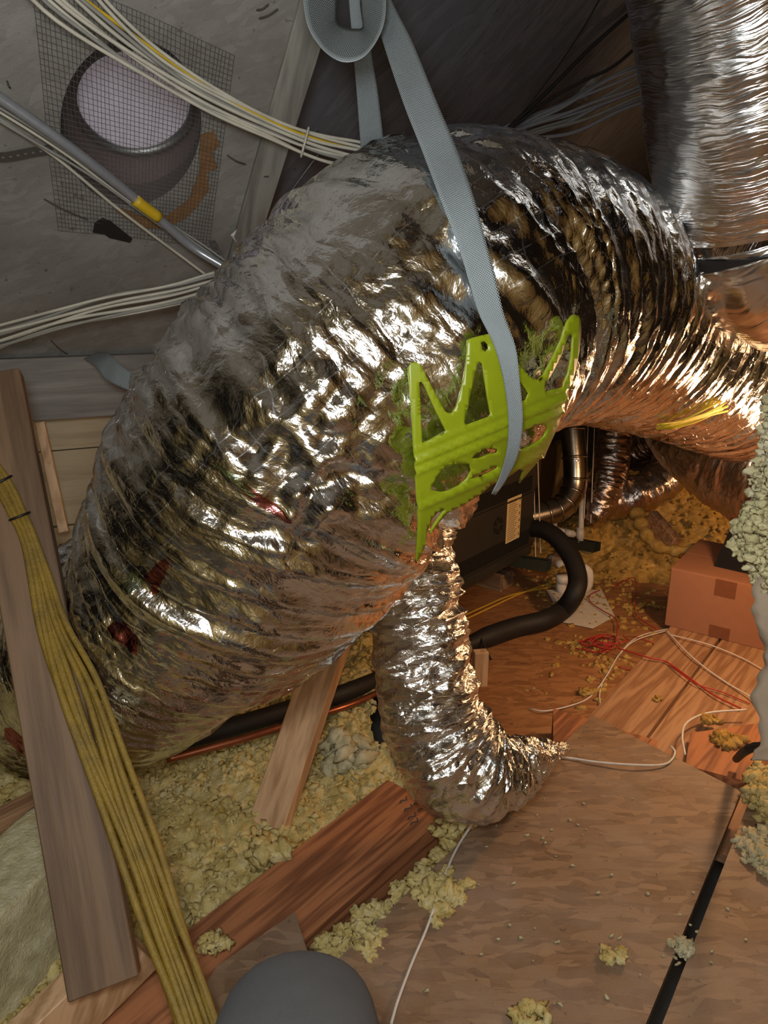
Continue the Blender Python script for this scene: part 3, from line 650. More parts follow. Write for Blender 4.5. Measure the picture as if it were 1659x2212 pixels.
bundle('cable_bundle', 'off white cable bundle sagging across the wire mesh to the arch top', [RP(70, -90, .05), RP(150, 0, .05), RP(300, 118, .055), RP(440, 205, .06), RP(585, 276, .07), RP(690, 318, .08), RP(800, 345, .10), RP(900, 380, .13)], [.048, .040, .030, .022, .017, .021, .022, .02], 10, .0031, [WC, WC, GC, WC, WC, GC, WC, YW], (.70,), 3, .35)
bundle('cable_bundle', 'thin grey cables running along the conduit below the roof vent', [RP(-60, 200, .03), RP(0, 240, .03), RP(160, 345, .035), RP(300, 445, .04), RP(420, 525, .06), RP(500, 585, .10)], [.018, .016, .012, .010, .010, .01], 4, .0026, [GC, WC, GC], (), 5, .3)
cd = thing('conduit', 'grey conduit pipe with a yellow taped joint below the roof vent', 'conduit', RP(200, 370, .03))
cp = spline([RP(-60, 175, .05), RP(0, 212, .05), RP(160, 325, .055), RP(320, 452, .06), RP(410, 530, .08), RP(490, 580, .12)], 60)
MB().tube(cp, .0085, 12).build('pipe', M['conduit'], cd, True)
MB().tube(spline([RP(292, 432, .062), RP(318, 452, .064), RP(343, 470, .066)], 8), .0105, 12).build('tape_wrap', M['yellow'], cd, True)
tag(MB().tube(spline([RP(-30, 240, .02), RP(120, 340, .02), RP(260, 455, .025), RP(400, 560, .04), RP(480, 620, .08)], 40), .0028, 7).build('thin_cable', WC), 'single thin pale cable stretched straight below the conduit', 'cable')
bundle('cable_bundle', 'fanned white cable bundle crossing low on the left to the arch', [RP(-120, 765, .08), RP(0, 728, .09), RP(130, 690, .10), RP(250, 660, .10), RP(380, 635, .11), RP(480, 610, .11), RP(600, 590, .12)], [.03, .024, .022, .026, .024, .022, .02], 8, .0034, [WC, GC, WC, WC, GC], (), 8, .3)
bundle('cable_bundle', 'dark dusty cable bundle rising behind the arch to the hanging duct', [P(1040, 330, 2.25), P(1130, 280, 2.3), P(1230, 245, 2.35), P(1320, 205, 2.4), P(1420, 165, 2.45), P(1560, 110, 2.5)], [.035, .035, .05, .055, .06, .06], 12, .0055, [M['dark_cable'], GC, M['dark_cable']], (), 11, .4)
for k, (lab, pth) in enumerate((('upper black cable sloping steeply behind the arch', [(1090, 285), (1180, 200), (1280, 100), (1375, 15), (1450, -60)]), ('lower black cable curving behind the arch', [(1100, 280), (1180, 220), (1260, 175), (1330, 140), (1420, 60)]), ('thin black wire rising highest behind the arch', [(1100, 280), (1190, 165), (1260, 60), (1310, -30)]))):
    tag(MB().tube(spline([P(x, y, 2.2) for x, y in pth], 30), (.006, .005, .002)[k], 7).build('black_cable', M['black']), lab, 'cable')

# ------------------------------------------------------------------ floor timber, boards and scraps
zt = -.019
def woodbox(name, mat, poly, z1, z0, label, cat, group=None):
    return tag(MB().prism([(*p[:2], z1) for p in poly], (0, 0, z0 - z1)).build(name, mat), label, cat, group)
L0, L1, R0, R1 = G(405, 1970), G(838, 1669), G(655, 1994), G(935, 1763)
bl = L0 - U * .75; w_b = np.dot(R0 - L0, -Wv); rr0 = bl - Wv * .176; endL = L1; endR = L1 - Wv * .176
woodbox('floor_joist', M['joist'], [bl, rr0, endR, endL], -.02, -.30, 'thick red brown beam end with nail heads beside the branch duct', 'joist')
nails = thing('nail_cluster', 'bent dark nails hammered into the thick beam end', 'nails', G(890, 1740))
for (x, y) in ((862, 1735), (872, 1752), (880, 1770), (893, 1738), (902, 1752), (885, 1782)):
    p = G(x, y, -.02); MB().tube([p + [0, 0, -.004], p + [.004, 0, .006], p + [.018, .004, .006], p + [.016, .012, .008]], .0016, 5).build('nail', M['vent_dark'], nails)
# near boarding: two sheets with an open joint
dA, dB, dC = G(771, 2009), G(1280, 1545), G(1600, 1665)
s1, s2 = G(1508, 1965), G(1409, 2211); sd = nrm(s1 - s2)
jn = s2 - sd * .9; jf = s2 + sd * .68
d0 = dA - U * .95
def sheet(name, poly, label, mat=M['osb_near'], z1=0.0, th=.018): return woodbox(name, mat, poly, z1, z1 - th, label, 'boarding')
gap = np.array([-Wv[0], -Wv[1], 0]) * .016
sheet('floor_sheet', [d0, jn - gap * .5, jf - gap * .5, dB], 'dusty brown strand board sheet in the foreground left of the dark joint')
sheet('floor_sheet', [jn + gap * .8, jn + gap * .8 - Wv * 1.2, jf + gap * .8 - Wv * 1.2, jf + gap * .8], 'dusty brown strand board sheet right of the dark joint')
sheet('floor_sheet', [G(636, 1951, .02), G(675, 2071, .02), G(690, 2400, .02), G(250, 2400, .02), G(467, 2067, .02)], 'small strand board offcut lying on the thick beam behind the knee', M['osb_near'], .0, .018)
# a joist under the far edge of the near boarding
je = [dB + U * .0 - Wv * .0, dC]
woodbox('floor_joist', M['joist'], [G(1195, 1600, -.02) , G(1195, 1530, -.02), G(1420, 1600, -.02), G(1420, 1640, -.02)], -.02, -.12, 'dark joist end showing below the far edge of the near boarding', 'joist')
# far boarding
FZ = -.10
fc = G(1150, 1430, FZ)
sheet('floor_sheet', [fc - U * .42 + Wv * .75, fc - U * .42 - Wv * 1.6, fc + U * 2.0 - Wv * 1.6, fc + U * 2.0 + Wv * .75], 'orange lit strand board floor stretching back to the furnace', M['osb_far'], FZ, .02)
PZ = FZ + .022
p1, p2 = G(1494, 1366, PZ), G(1334, 1557, PZ); g1, g2 = G(1552, 1381, PZ), G(1400, 1586, PZ); wpl = .235
pd = nrm(g1 - g2); pw = np.array([pd[1], -pd[0], 0])
woodbox('floor_plank', M['plank'], [g2 - pd * .3, g2 - pw * .165 - pd * .3, g1 - pw * .165 + pd * .01, g1 + pd * .03], PZ, FZ, 'left orange pine plank in front of the cardboard box', 'plank')
woodbox('floor_plank', M['plank'], [g2 + pw * .009 - pd * .35, g2 + pw * .33 - pd * .35, g1 + pw * .33 + pd * .1, g1 + pw * .009 + pd * .03], PZ, FZ, 'right orange pine plank beside the open gap', 'plank')
woodbox('floor_plank', M['joist'], [G(1490, 1590, -.06), G(1480, 1660, -.06), G(1700, 1720, -.06), G(1700, 1560, -.06)], -.05, -.10, 'brown plank littered with insulation below the grey facing', 'plank')
# wood scraps around the small duct
a = G(1035, 1480, FZ); woodthing('wood_offcut', M['scrap'], a, a + [0, 0, .12], (1, .2, 0), .045, .03, 'pale upright wood offcut beside the branch duct', 'offcut')
# posts
pb, pt = P(228, 2130, 1.10), P(-16, 815, 1.36)
woodthing('truss_post', M['post'], pb, pt, (1, .25, 0), .100, .038, 'grey brown leaning post behind the yellow cable bundle', 'post')
bb, btp = G(558, 1850, -.10), P(735, 1330, 1.78)
woodthing('truss_brace', M['brace'], bb + (bb - btp) * .05, btp + (btp - bb) * .15, (1, -.42, 0), .087, .038, 'leaning pale pine brace between the arch and the loose insulation', 'brace')
a0, a1 = G(-60, 1830, -.02), G(120, 1735, -.02)
woodthing('floor_joist', M['plank'], a0 + (a0 - a1) * .4, a1 + (a1 - a0) * .25, Z, .09, .05, 'pale joist crossing the insulation at the left edge', 'joist')
a0, a1 = P(40, 2290, 1.1), P(250, 2085, 1.17)
woodthing('floor_joist', M['brace'], a0, a1 + (a1 - a0) * .25, Z, .10, .045, 'short timber under the foot of the leaning post', 'joist')

# ------------------------------------------------------------------ insulation
def field(name, x0, x1, y0, y1, base, mat, seed, cell=.034, amp=.034, step=.0058):
    xs = np.arange(x0, x1, step); ys = np.arange(y0, y1, step); X, Y = np.meshgrid(xs, ys, indexing='ij')
    wx = perlin(X * 9, Y * 9, 1.0 + seed) * .05; wy = perlin(X * 9, Y * 9, 7.0 + seed) * .05
    Zz = base(X, Y); keep = np.isfinite(Zz); Zz = np.nan_to_num(Zz); f = perlin(X * 4, Y * 4, seed + 3.0)
    for k, (c, a) in enumerate(((cell * 2.4, amp * .9), (cell, amp * .7), (cell * .45, amp * .38))):
        d, v = worley((X + wx) / c, (Y + wy) / c, seed + 31 * k); Zz = Zz + a * (np.sqrt(np.clip(1 - d * d, 0, 1)) - .5 + .5 * v)
    Zz = Zz + .035 * f + .004 * perlin(X * 90, Y * 90, 2.0)
    hx = perlin(X * 28, Y * 28, Zz * 28) * .012; hy = perlin(X * 28, Y * 28, Zz * 28 + 9) * .012
    FIELD[seed] = (X[keep], Y[keep], Zz[keep])
    return tag(link(name, grid_mesh(name, np.stack([X + hx, Y + hy, Zz], -1), keep=keep), mat), kind='stuff')
FIELD = {}
def sstep(a, b, x): t_ = np.clip((x - a) / (b - a), 0, 1); return t_ * t_ * (3 - 2 * t_)
def baseL(X, Y):
    sd_ = (X - L0[0]) * -Wv[0] + (Y - L0[1]) * -Wv[1]          # across the joist, positive to the right
    z = -.105 + .10 * sstep(1.2, 2.2, Y) - .03 * sstep(.9, .6, Y)
    z = z - .04 * sstep(.15, .17, sd_)
    return np.where((sd_ < .25) & (X < np.where(Y > 1.62, -.03, .30)), z, np.nan)
tag(field('loose_insulation', -1.9, .75, .62, 3.0, baseL, M['ins'], 1), 'yellow fluffy loose insulation filling the joist bays under the arch', 'insulation')
def baseR(X, Y):
    d1 = ((X - 1.25) / .62) ** 2 + ((Y - 3.45) / .42) ** 2; d2 = ((X - 1.75) / .6) ** 2 + ((Y - 3.6) / .5) ** 2
    return FZ - .07 + .20 * np.exp(-d1 * 1.1) + .22 * np.exp(-d2) + .10 * sstep(3.6, 4.4, Y) * sstep(.6, 1.0, X)
tag(field('loose_insulation', .45, 2.7, 2.62, 4.6, baseR, M['ins_far'], 5, .05, .034, .0085), 'tan loose insulation mound at the far back behind the box', 'insulation')

def tuft_mesh(name, seed, r=1.0, sub=3, mat=None):
    bm = bmesh.new(); bmesh.ops.create_icosphere(bm, subdivisions=sub, radius=1.0); c = np.array([v.co[:] for v in bm.verts])
    n = perlin(c[:, 0] * 1.6 + seed, c[:, 1] * 1.6, c[:, 2] * 1.6) * .9 + perlin(c[:, 0] * 4 + seed, c[:, 1] * 4, c[:, 2] * 4) * .5
    for v, k in zip(bm.verts, n): v.co *= r * (1 + k)
    me_ = bpy.data.meshes.new(name); bm.to_mesh(me_); bm.free(); me_.polygons.foreach_set('use_smooth', [True] * len(me_.polygons)); return me_
def scatter_mesh(name, pos, sizes, mat, seed, flat=.7, sub=2):
    """many crumbs too small and too many to count, one mesh"""
    rg = np.random.default_rng(seed); V, Fc, n0 = [], [], 0; protos = []
    for k in range(5):
        m_ = tuft_mesh('p', k * 3.3 + seed, 1.0, sub); protos.append((np.array([v.co[:] for v in m_.vertices]), np.array([p.vertices[:] for p in m_.polygons]))); bpy.data.meshes.remove(m_)
    for p, s in zip(pos, sizes):
        v, f = protos[rg.integers(5)]; a, b = rg.uniform(0, 6.28), rg.uniform(.6, 1.5); ca, sa = math.cos(a), math.sin(a)
        q = v * [s * b, s / b, s * flat]; q = np.stack([q[:, 0] * ca - q[:, 1] * sa, q[:, 0] * sa + q[:, 1] * ca, q[:, 2]], 1) + p
        V.append(q); Fc.append(f + n0); n0 += len(v)
    me_ = bpy.data.meshes.new(name); me_.from_pydata(np.vstack(V).tolist(), [], np.vstack(Fc).tolist()); me_.polygons.foreach_set('use_smooth', [True] * len(me_.polygons))
    return link(name, me_, mat)
for (sd0, n_, smin, smax, mt, lab) in ((1, 7500, .0035, .0115, 'ins', 'small yellow insulation flecks lying over the loose fill under the arch'), (5, 2400, .005, .014, 'ins_far', 'small tan insulation flecks lying over the far mound')):
    rg = np.random.default_rng(sd0); fx, fy, fz = FIELD[sd0]; m_ = (fx > -1.1) & (fy < 2.6) if sd0 == 1 else fy < 4.2; id_ = rg.choice(np.flatnonzero(m_), n_)
    tag(scatter_mesh('insulation_flecks', np.stack([fx[id_], fy[id_], fz[id_] + .002], 1), rg.uniform(smin, smax, n_) ** 1.0, M[mt], sd0 + 40, .8, 1), lab, 'insulation', kind='stuff')
def pxcloud(cx, cy, rx, ry, n, z, seed):
    rg = np.random.default_rng(seed); return [G(cx + rg.normal() * rx, cy + rg.normal() * ry, z) for _ in range(n)]
pts = []; sz = []
for (cx, cy, rx, ry, n, z) in ((1250, 1290, 45, 25, 130, FZ), (1300, 1240, 40, 18, 120, FZ), (1330, 1330, 50, 30, 45, FZ), (1240, 1400, 25, 12, 40, FZ), (1300, 1440, 20, 20, 30, FZ), (1150, 1240, 40, 20, 30, FZ), (1360, 1210, 40, 20, 60, FZ), (1380, 1400, 50, 60, 40, FZ), (1280, 1500, 60, 30, 16, FZ)):
    q = pxcloud(cx, cy, rx, ry, n, z, int(cx)); pts += q; sz += list(np.random.default_rng(n).uniform(.004, .014, n))
for k in range(40):
    f = random.uniform(0, 1); x, y = 1440 + (1334 - 1440) * f + random.gauss(0, 6), 1425 + (1557 - 1425) * f + random.gauss(0, 6); pts.append(G(x, y, FZ + .004)); sz.append(random.uniform(.003, .009))
tag(scatter_mesh('insulation_crumbs', pts, sz, M['ins_far'], 2), 'tan insulation crumbs scattered over the orange boarding', 'insulation', kind='stuff')
pts = []; sz = []
for (cx, cy, rx, ry, n, z) in ((1250, 1800, 180, 120, 26, .002), (1200, 2000, 250, 90, 26, .002), (1480, 2050, 20, 60, 14, .0), (1130, 1750, 60, 40, 10, .002)):
    pts += pxcloud(cx, cy, rx, ry, n, z, int(cy)); sz += list(np.random.default_rng(n).uniform(.001, .004, n))
tag(scatter_mesh('insulation_crumbs', pts, sz, M['ins_batt'], 4), 'tiny pale insulation crumbs on the near boarding', 'insulation', kind='stuff')
# lumps along the crack between the beam and the near boarding
pts = []; sz = []
for k in range(60):
    f = random.random(); x, y = 690 + 300 * f + random.gauss(0, 14), 2075 - 245 * f + random.gauss(0, 12); pts.append(G(x, y, -.03)); sz.append(random.uniform(.006, .018))
for k in range(30): pts.append(G(940 + random.gauss(0, 25), 1930 + random.gauss(0, 25), .002)); sz.append(random.uniform(.008, .018))
for k in range(24): pts.append(G(800 + random.gauss(0, 30), 2040 + random.gauss(0, 22), -.01)); sz.append(random.uniform(.008, .018))
tag(scatter_mesh('insulation_lumps', pts, sz, M['ins'], 6, .8, 3), 'yellow insulation lumps stuffed in the crack beside the thick beam', 'insulation', kind='stuff')
def clump(name, c, ax, n, s0, mat, seed, parent=None):
    rg = np.random.default_rng(seed); d = rg.normal(size=(n, 3)); d /= np.linalg.norm(d, axis=1, keepdims=True); d *= rg.uniform(.25, 1, (n, 1)) ** .5
    d *= 1 + .45 * perlin(d[:, 0] * 1.7 + seed, d[:, 1] * 1.7, d[:, 2] * 1.7)[:, None]
    o = scatter_mesh(name, d * np.asarray(ax, float), rg.uniform(.5, 1.3, n) * s0, mat, seed, .9, 2)
    if parent is not None: o.parent = parent; o.location = Vector(c) - wloc(parent)
    else: o.location = tuple(c)
    return o
def tuft(x, y, z, s, label, mat, k, flat=.5):
    n = int(16 + s * 600); return tag(clump('insulation_tuft', G(x, y, z), (s, s * .7, s * flat), n, s * .30, mat, int(k * 10)), label, 'insulation', 'insulation tufts')
tuft(945, 1925, .008, .036, 'largest yellow insulation tuft on the near boarding edge beside the beam', M['ins'], 1.3)
tuft(1325, 2065, .006, .024, 'yellow insulation tuft alone on the near boarding below the joint', M['ins'], 2.2, .3)
tuft(1150, 2195, .006, .030, 'yellow insulation tuft at the bottom edge of the near boarding', M['ins'], 3.1, .4)
tuft(1475, 2045, .004, .022, 'insulation tuft caught in the dark joint between the sheets', M['ins_batt'], 4.6)
tuft(1130, 1700, .02, .026, 'wispy insulation tuft at the toe of the branch duct', M['ins'], 5.2, 1.2)
tuft(970, 1785, .0, .034, 'insulation tuft between the thick beam and the branch duct', M['ins'], 6.4)
tuft(465, 2035, .015, .026, 'insulation tuft left of the strand board offcut', M['ins'], 7.7)
tuft(1420, 1510, PZ + .004, .016, 'small chip of insulation on the left pine plank', M['ins_far'], 8.1)
tuft(1535, 1555, -.045, .026, 'flat insulation chip on the brown littered plank', M['ins_far'], 9.4, .3)
tuft(1570, 1600, -.045, .04, 'ragged insulation tuft near the black cord', M['ins_far'], 10.3, .3)
tuft(1265, 1495, FZ + .006, .024, 'insulation tuft lying on the orange boarding beside the white wire', M['ins_far'], 11.8, .4)
tuft(740, 1630, -.02, .06, 'grey white insulation tuft behind the branch duct', M['ins_batt'], 12.6, 1.0)
tuft(590, 1845, -.03, .05, 'pale insulation tuft at the foot of the leaning brace', M['ins'], 13.2, .9)
# batt at lower left
def batt(name, ctr, ax, ay, az, mat, label, seed, amp=.18):
    bm = bmesh.new(); bmesh.ops.create_cube(bm, size=2); bmesh.ops.subdivide_edges(bm, edges=bm.edges, cuts=26, use_grid_fill=True)
    c = np.array([v.co[:] for v in bm.verts]); l = np.linalg.norm(c, axis=1, keepdims=True); c = c * (.72 + .28 / np.maximum(np.abs(c).max(1, keepdims=True) * l, .6) ** .6)
    wpos = np.asarray(ctr) + c[:, :1] * ax + c[:, 1:2] * ay + c[:, 2:] * az
    k = perlin(wpos[:, 0] * 9 + seed, wpos[:, 1] * 9, wpos[:, 2] * 9) * amp + perlin(wpos[:, 0] * 32 + seed, wpos[:, 1] * 32, wpos[:, 2] * 32) * amp * .5 + perlin(wpos[:, 0] * 90, wpos[:, 1] * 90, wpos[:, 2] * 90) * amp * .2
    wpos = wpos + (wpos - ctr) * k[:, None]
    for v, p in zip(bm.verts, wpos): v.co = p
    m_ = bpy.data.meshes.new(name); bm.to_mesh(m_); bm.free(); m_.polygons.foreach_set('use_smooth', [True] * len(m_.polygons)); o = link(name, m_, mat); return tag(o, label, 'insulation') if label else o
batt('insulation_batt', G(10, 2010, .0), nrm([.35, 1, 0]) * .22, nrm([1, -.3, 0]) * .075, Z * .12, M['ins_batt'], 'pale square cut insulation batt standing at the lower left corner', 2.0, .10)
# batt hanging at the right edge: fluff with its paper facing
hb = thing('hanging_batt', 'torn pale insulation batt hanging at the right edge', 'insulation', P(1690, 1250, 1.0))
for (x, y, t_, rx, ry, m_, s_, n_) in ((1668, 1150, .98, .044, .052, 'ins_green', 3, 420), (1690, 1055, 1.0, .036, .060, 'ins_batt', 5, 380), (1700, 920, 1.02, .026, .085, 'ins_batt', 7, 320), (1672, 1230, 1.0, .022, .030, 'ins_green', 8, 120)):
    clump('fluff', P(x, y, t_), (rx, .04, ry), n_ * 3, .0056, M[m_], s_, hb)
rows = [(P(1640, 1200, 1.0), P(1760, 1190, .96)), (P(1622, 1330, 1.02), P(1760, 1330, .96)), (P(1652, 1420, 1.03), P(1760, 1420, .96)), (P(1634, 1510, 1.04), P(1760, 1510, .98)), (P(1616, 1600, 1.05), P(1760, 1600, 1.0)), (P(1618, 1640, 1.06), P(1760, 1650, 1.0))]
pf = ribbon(rows, M['paper'], 'paper_facing', hb, .004, 90)
for v_ in pf.data.vertices:
    c_ = np.array(v_.co[:]); k_ = .012 * perlin(c_[0] * 16, c_[1] * 16, c_[2] * 16) + .006 * perlin(c_[0] * 50, c_[1] * 50, c_[2] * 50); v_.co += Vector((k_, -k_, k_ * .3))
tag(clump('insulation_tuft', G(1672, 1720, .03), (.055, .075, .045), 420, .011, M['ins'], 91), 'large yellow insulation tuft on the boarding right below the black cord', 'insulation')
tag(clump('insulation_tuft', G(1680, 1850, .01), (.06, .085, .016), 300, .008, M['ins_batt'], 92), 'flattened dirty insulation scraps on the boarding at the right edge', 'insulation')
tag(MB().tube(spline([G(1590, 1640, -.02), P(1610, 1622, 1.5), P(1640, 1612, 1.42), P(1700, 1620, 1.35)], 20), .009, 8).build('flexible_cable', M['black']), 'black cord bending under the grey paper facing at the right', 'cord')

# ------------------------------------------------------------------ yellow cable bundle in front of the post
ypx = [(-60, 960, 1.30, .014), (0, 1035, 1.285, .016), (40, 1110, 1.27, .014), (64, 1165, 1.255, .012), (88, 1250, 1.235, .018), (116, 1360, 1.205, .027), (172, 1500, 1.165, .043), (240, 1690, 1.115, .042), (300, 1850, 1.075, .038), (352, 2000, 1.04, .033), (400, 2130, 1.00, .031), (450, 2280, .96, .032)]
bundle('yellow_cable_bundle', 'dusty yellow cable bundle tied in front of the leaning post', [P(a, b, c) for a, b, c, d in ypx], [d * .72 for *_, d in ypx], 11, .0056, [M['yellow_cable']], (.095, .165), 21, .28, tiemat='tie_black', sides=10, steps=70)

# ------------------------------------------------------------------ furnace and its services
fr = P(1150, 1200, 3.0); fu = -U; fw, fh, fdp = .80, .40, .50
fo = thing('furnace', 'charcoal horizontal furnace cabinet with louvred panel at the back', 'furnace', fr)
nF = -Wv                                              # front faces this way
cF = fr + fu * fw / 2 + Z * fh / 2
MB().box(cF - nF * (fdp / 2 + .012), U * fw / 2, Wv * fdp / 2, Z * fh / 2, .004).build('cabinet', M['furnace'], fo)
MB().box(cF - nF * .006, U * (fw / 2 - .012), nF * .006, Z * (fh / 2 - .012), .003).build('door_panel', M['furnace'], fo)
lou = MB(); slot = 0
for zc in (.79, .24):
    for k in range(46):
        p = fr + fu * (.045 + k * .0125) + Z * (fh * zc) + nF * .0005
        lou.box(p, U * .0036, nF * .0012, Z * .030)
    rb = MB().tube([fr + fu * .03 + Z * (fh * zc - .042) + nF * .002, fr + fu * .64 + Z * (fh * zc - .042) + nF * .002], .0035, 6); rb.build('panel_rib', M['furnace'], fo)
o = lou.build('louver_slots', M['void'], fo); o['kind'] = 'stuff'
lb = fr + fu * .175 + Z * (fh * .50) + nF * .0016
lab = MB().box(lb, U * .052, nF * .0008, Z * .088).build('label_sheet', M['label'], fo); lab['label'] = 'cream paper label with small print'
ink = MB()
for k in range(20): ink.box(lb + Z * (.078 - k * .0082) + fu * (.008 + .004 * (k % 3)) + nF * .001, U * (.034 - .004 * (k % 3)), nF * .0004, Z * .0013)
ink.build('print_lines', M['ink'], lab)
ink = MB()
for k in range(6): ink.box(lb + Z * (.07 - k * .028) - fu * .042 + nF * .001, U * .003, nF * .0004, Z * .006)
ink.build('print_marks', M['ink_red'], lab)
em = MB(); ec = fr + fu * .285 + Z * (fh * .50) + nF * .001
for k in range(6):
    a = math.pi / 3 * k + .52; d1 = U * math.cos(a) + Z * math.sin(a); d2 = -U * math.sin(a) + Z * math.cos(a)
    em.add([ec + d1 * .012 + nF * .001, ec + d1 * .030 + d2 * .013 + nF * .001, ec + d1 * .034 + nF * .001, ec + d1 * .030 - d2 * .013 + nF * .001], [(0, 1, 2, 3)])
em.build('fan_emblem', M['void'], fo)
# strut channels
def strut(a, b, label):
    a, b = np.asarray(a), np.asarray(b); t_ = thing('strut_channel', label, 'channel', a); u = nrm(b - a); s_ = nrm(np.cross(u, Z)); L = np.linalg.norm(b - a); mb = MB()
    for c_, h1, h2 in (((0, 0, 0), s_ * .0205, Z * .0012), (s_ * .0205 + Z * .02, s_ * .0012, Z * .0205), (-s_ * .0205 + Z * .02, s_ * .0012, Z * .0205)): mb.box((a + b) / 2 + np.asarray(c_, float), u * L / 2, h1, h2)
    mb.build('channel', M['channel'], t_); sl = MB()
    n = int(L / .05)
    for k in range(n): sl.box(a + u * (.03 + k * .05) + Z * .0405, u * .014, s_ * .007, Z * .0008)
    for sg in (-1, 1): MB().box((a + b) / 2 + Z * .04 + s_ * sg * .015, u * L / 2, s_ * .0055, Z * .0012).build('lip', M['channel'], t_)
    sl.build('slot', M['void'], t_)
strut(P(1090, 1200, 2.98) + [0, 0, -.035], P(1185, 1222, 2.85) + [0, 0, -.02], 'grey green strut channel under the front of the furnace')
strut(P(1190, 1160, 3.5) + [0, 0, -.03], P(1290, 1182, 3.25) + [0, 0, -.02], 'grey green strut channel farther back beside the white pipe')
woodthing('wood_block', M['block'], G(1095, 1255, FZ + .035), G(1095, 1255, FZ + .035) + Wv * .30 + [0, 0, 0], Z, .07, .10, 'weathered wood block under the furnace strut', 'block')
woodthing('wood_block', M['block'], G(1200, 1215, FZ + .03), G(1215, 1190, FZ + .03) + U * .1, Z, .05, .04, 'small wood block under the rear strut by the white fitting', 'block')
# hanging rods
for k, (x0, x1, t_) in enumerate(((1150, 1157, 2.95), (1158, 1168, 2.93), (1272, 1262, 3.3), (1286, 1276, 3.3))):
    tag(MB().tube([P(x0, 880, t_), P(x1, (1205, 1195, 1120, 1130)[k], t_)], .0022, 6).build('hanging_wire', M['white_wire']), ('thin hanging wire nearest the furnace edge', 'second thin hanging wire just right of the furnace edge', 'thin hanging wire beside the metal elbow pipe', 'thin hanging wire left of the crumpled back duct')[k], 'wire')
# galvanised flue
fl = thing('flue_pipe', 'galvanised metal elbow pipe rising beside the furnace', 'pipe', P(1235, 1060, 3.15))
fp = spline([P(1232, 850, 3.2), P(1238, 940, 3.2), P(1243, 1010, 3.2), P(1240, 1055, 3.2), P(1218, 1092, 3.18), P(1185, 1108, 3.16), P(1140, 1118, 3.14)], 80); MB().tube(fp, .052, 28).build('pipe', M['galv'], fl, True)
for i in (18, 32, 43, 50, 57, 63, 69):
    T_ = nrm(fp[i + 1] - fp[i - 1]); MB().tube([fp[i] - T_ * .006, fp[i] - T_ * .003, fp[i] + T_ * .003, fp[i] + T_ * .006], [.052, .0565, .0565, .052], 28, False).build('pipe_ring', M['galv'], fl, True)
for x, y in ((1246, 1000), (1243, 1020)): pass
q = P(1246, 995, 3.15); MB().tube([q, q + nrm(CAM - q) * .006], [.008, .005], 8).build('screw', M['galv'], fl)
tag(MB().box(P(1185, 1035, 3.55), U * .14, Wv * .02, Z * .17).build('sheet_panel', mat_plain('tan metal panel', '#a58b60', .4, .6)), 'tan sheet metal box side behind the flue elbow', 'panel')
# white plastic drain
dr = thing('drain_pipe', 'white plastic drain pipe standing beside the rear strut', 'pipe', P(1256, 1170, 3.3))
MB().tube([P(1257, 1075, 3.32), P(1254, 1172, 3.32)], .0125, 14).build('riser', M['pvc'], dr, True)
MB().tube([P(1195, 1142, 3.34), P(1250, 1156, 3.34)], .0125, 14).build('cross_pipe', M['pvc'], dr, True)
MB().tube([P(1220, 1150, 3.33), P(1240, 1154, 3.33)], .017, 14).build('coupling', M['pvc'], dr, True)
MB().tube([P(1253, 1140, 3.32), P(1254, 1164, 3.32)], .017, 14).build('tee', M['pvc'], dr, True)
MB().tube([P(1195, 1128, 3.36), P(1195, 1152, 3.36)], .018, 14).build('elbow', M['pvc'], dr, True)
tr = thing('trap_fitting', 'white plastic trap fitting on the floor behind the black hose', 'fitting', G(1240, 1275, FZ))
q = G(1240, 1272, FZ + .02); MB().tube(spline([q + [-.05, 0, .05], q + [-.05, 0, .0], q + [0, 0, -.012], q + [.05, 0, .01], q + [.052, 0, .07], q + [.03, .01, .09]], 30), .021, 14).build('trap', M['pvc'], tr, True)
MB().tube([q + [-.05, 0, .03], q + [-.05, 0, .06]], .027, 14).build('union', M['pvc'], tr, True)
tag(MB().tube(spline([G(1190, 1205, FZ + .02), G(1215, 1222, FZ + .025)], 6), .02, 12).build('pipe_coupling', M['pvc'], None, True), 'white plastic coupling lying beyond the rear strut', 'fitting')
# black insulated line set
hs = thing('insulated_hose', 'thick black insulated hose curving from the furnace across the floor', 'hose', G(1150, 1350, FZ))
hp = spline([P(1140, 1140, 2.98), P(1175, 1145, 2.93), P(1205, 1165, 2.88), P(1235, 1205, 2.82), P(1248, 1250, 2.76), P(1240, 1285, 2.72), G(1215, 1318, FZ + .04), G(1175, 1340, FZ + .04), G(1110, 1356, FZ + .035), G(1030, 1385, FZ + .035), G(950, 1420, FZ + .035), G(840, 1458, FZ + .08), G(740, 1498, .045), G(640, 1528, .06), G(520, 1565, .07), G(350, 1610, .07)], 150)
rad = np.concatenate([np.full(62, .036), np.linspace(.036, .024, 8), np.full(80, .024)]); MB().tube(hp, rad, 18).build('insulation_sleeve', M['black'], hs, True)
i = int(np.argmin(np.linalg.norm(hp - G(1110, 1356, FZ + .035), axis=1))); MB().tube(hp[i - 2:i + 3], .0255, 18, False).build('foil_tape', M['galv'], hs, True)
cpx = hp[70:] + np.array([.02, -.035, -.014]); MB().tube(cpx, .009, 10).build('copper_line', M['copper'], hs, True)
for k in range(7):
    q = hp[62 + k * 2] + rng.normal(size=3) * .012; MB().tube(spline([q + [0, 0, .02], q + rng.normal(size=3) * .03 + [0, -.02, .01], q + rng.normal(size=3) * .04 + [0, -.05, -.012]], 8), .004, 6).build('torn_tape', M['black'], hs, True)
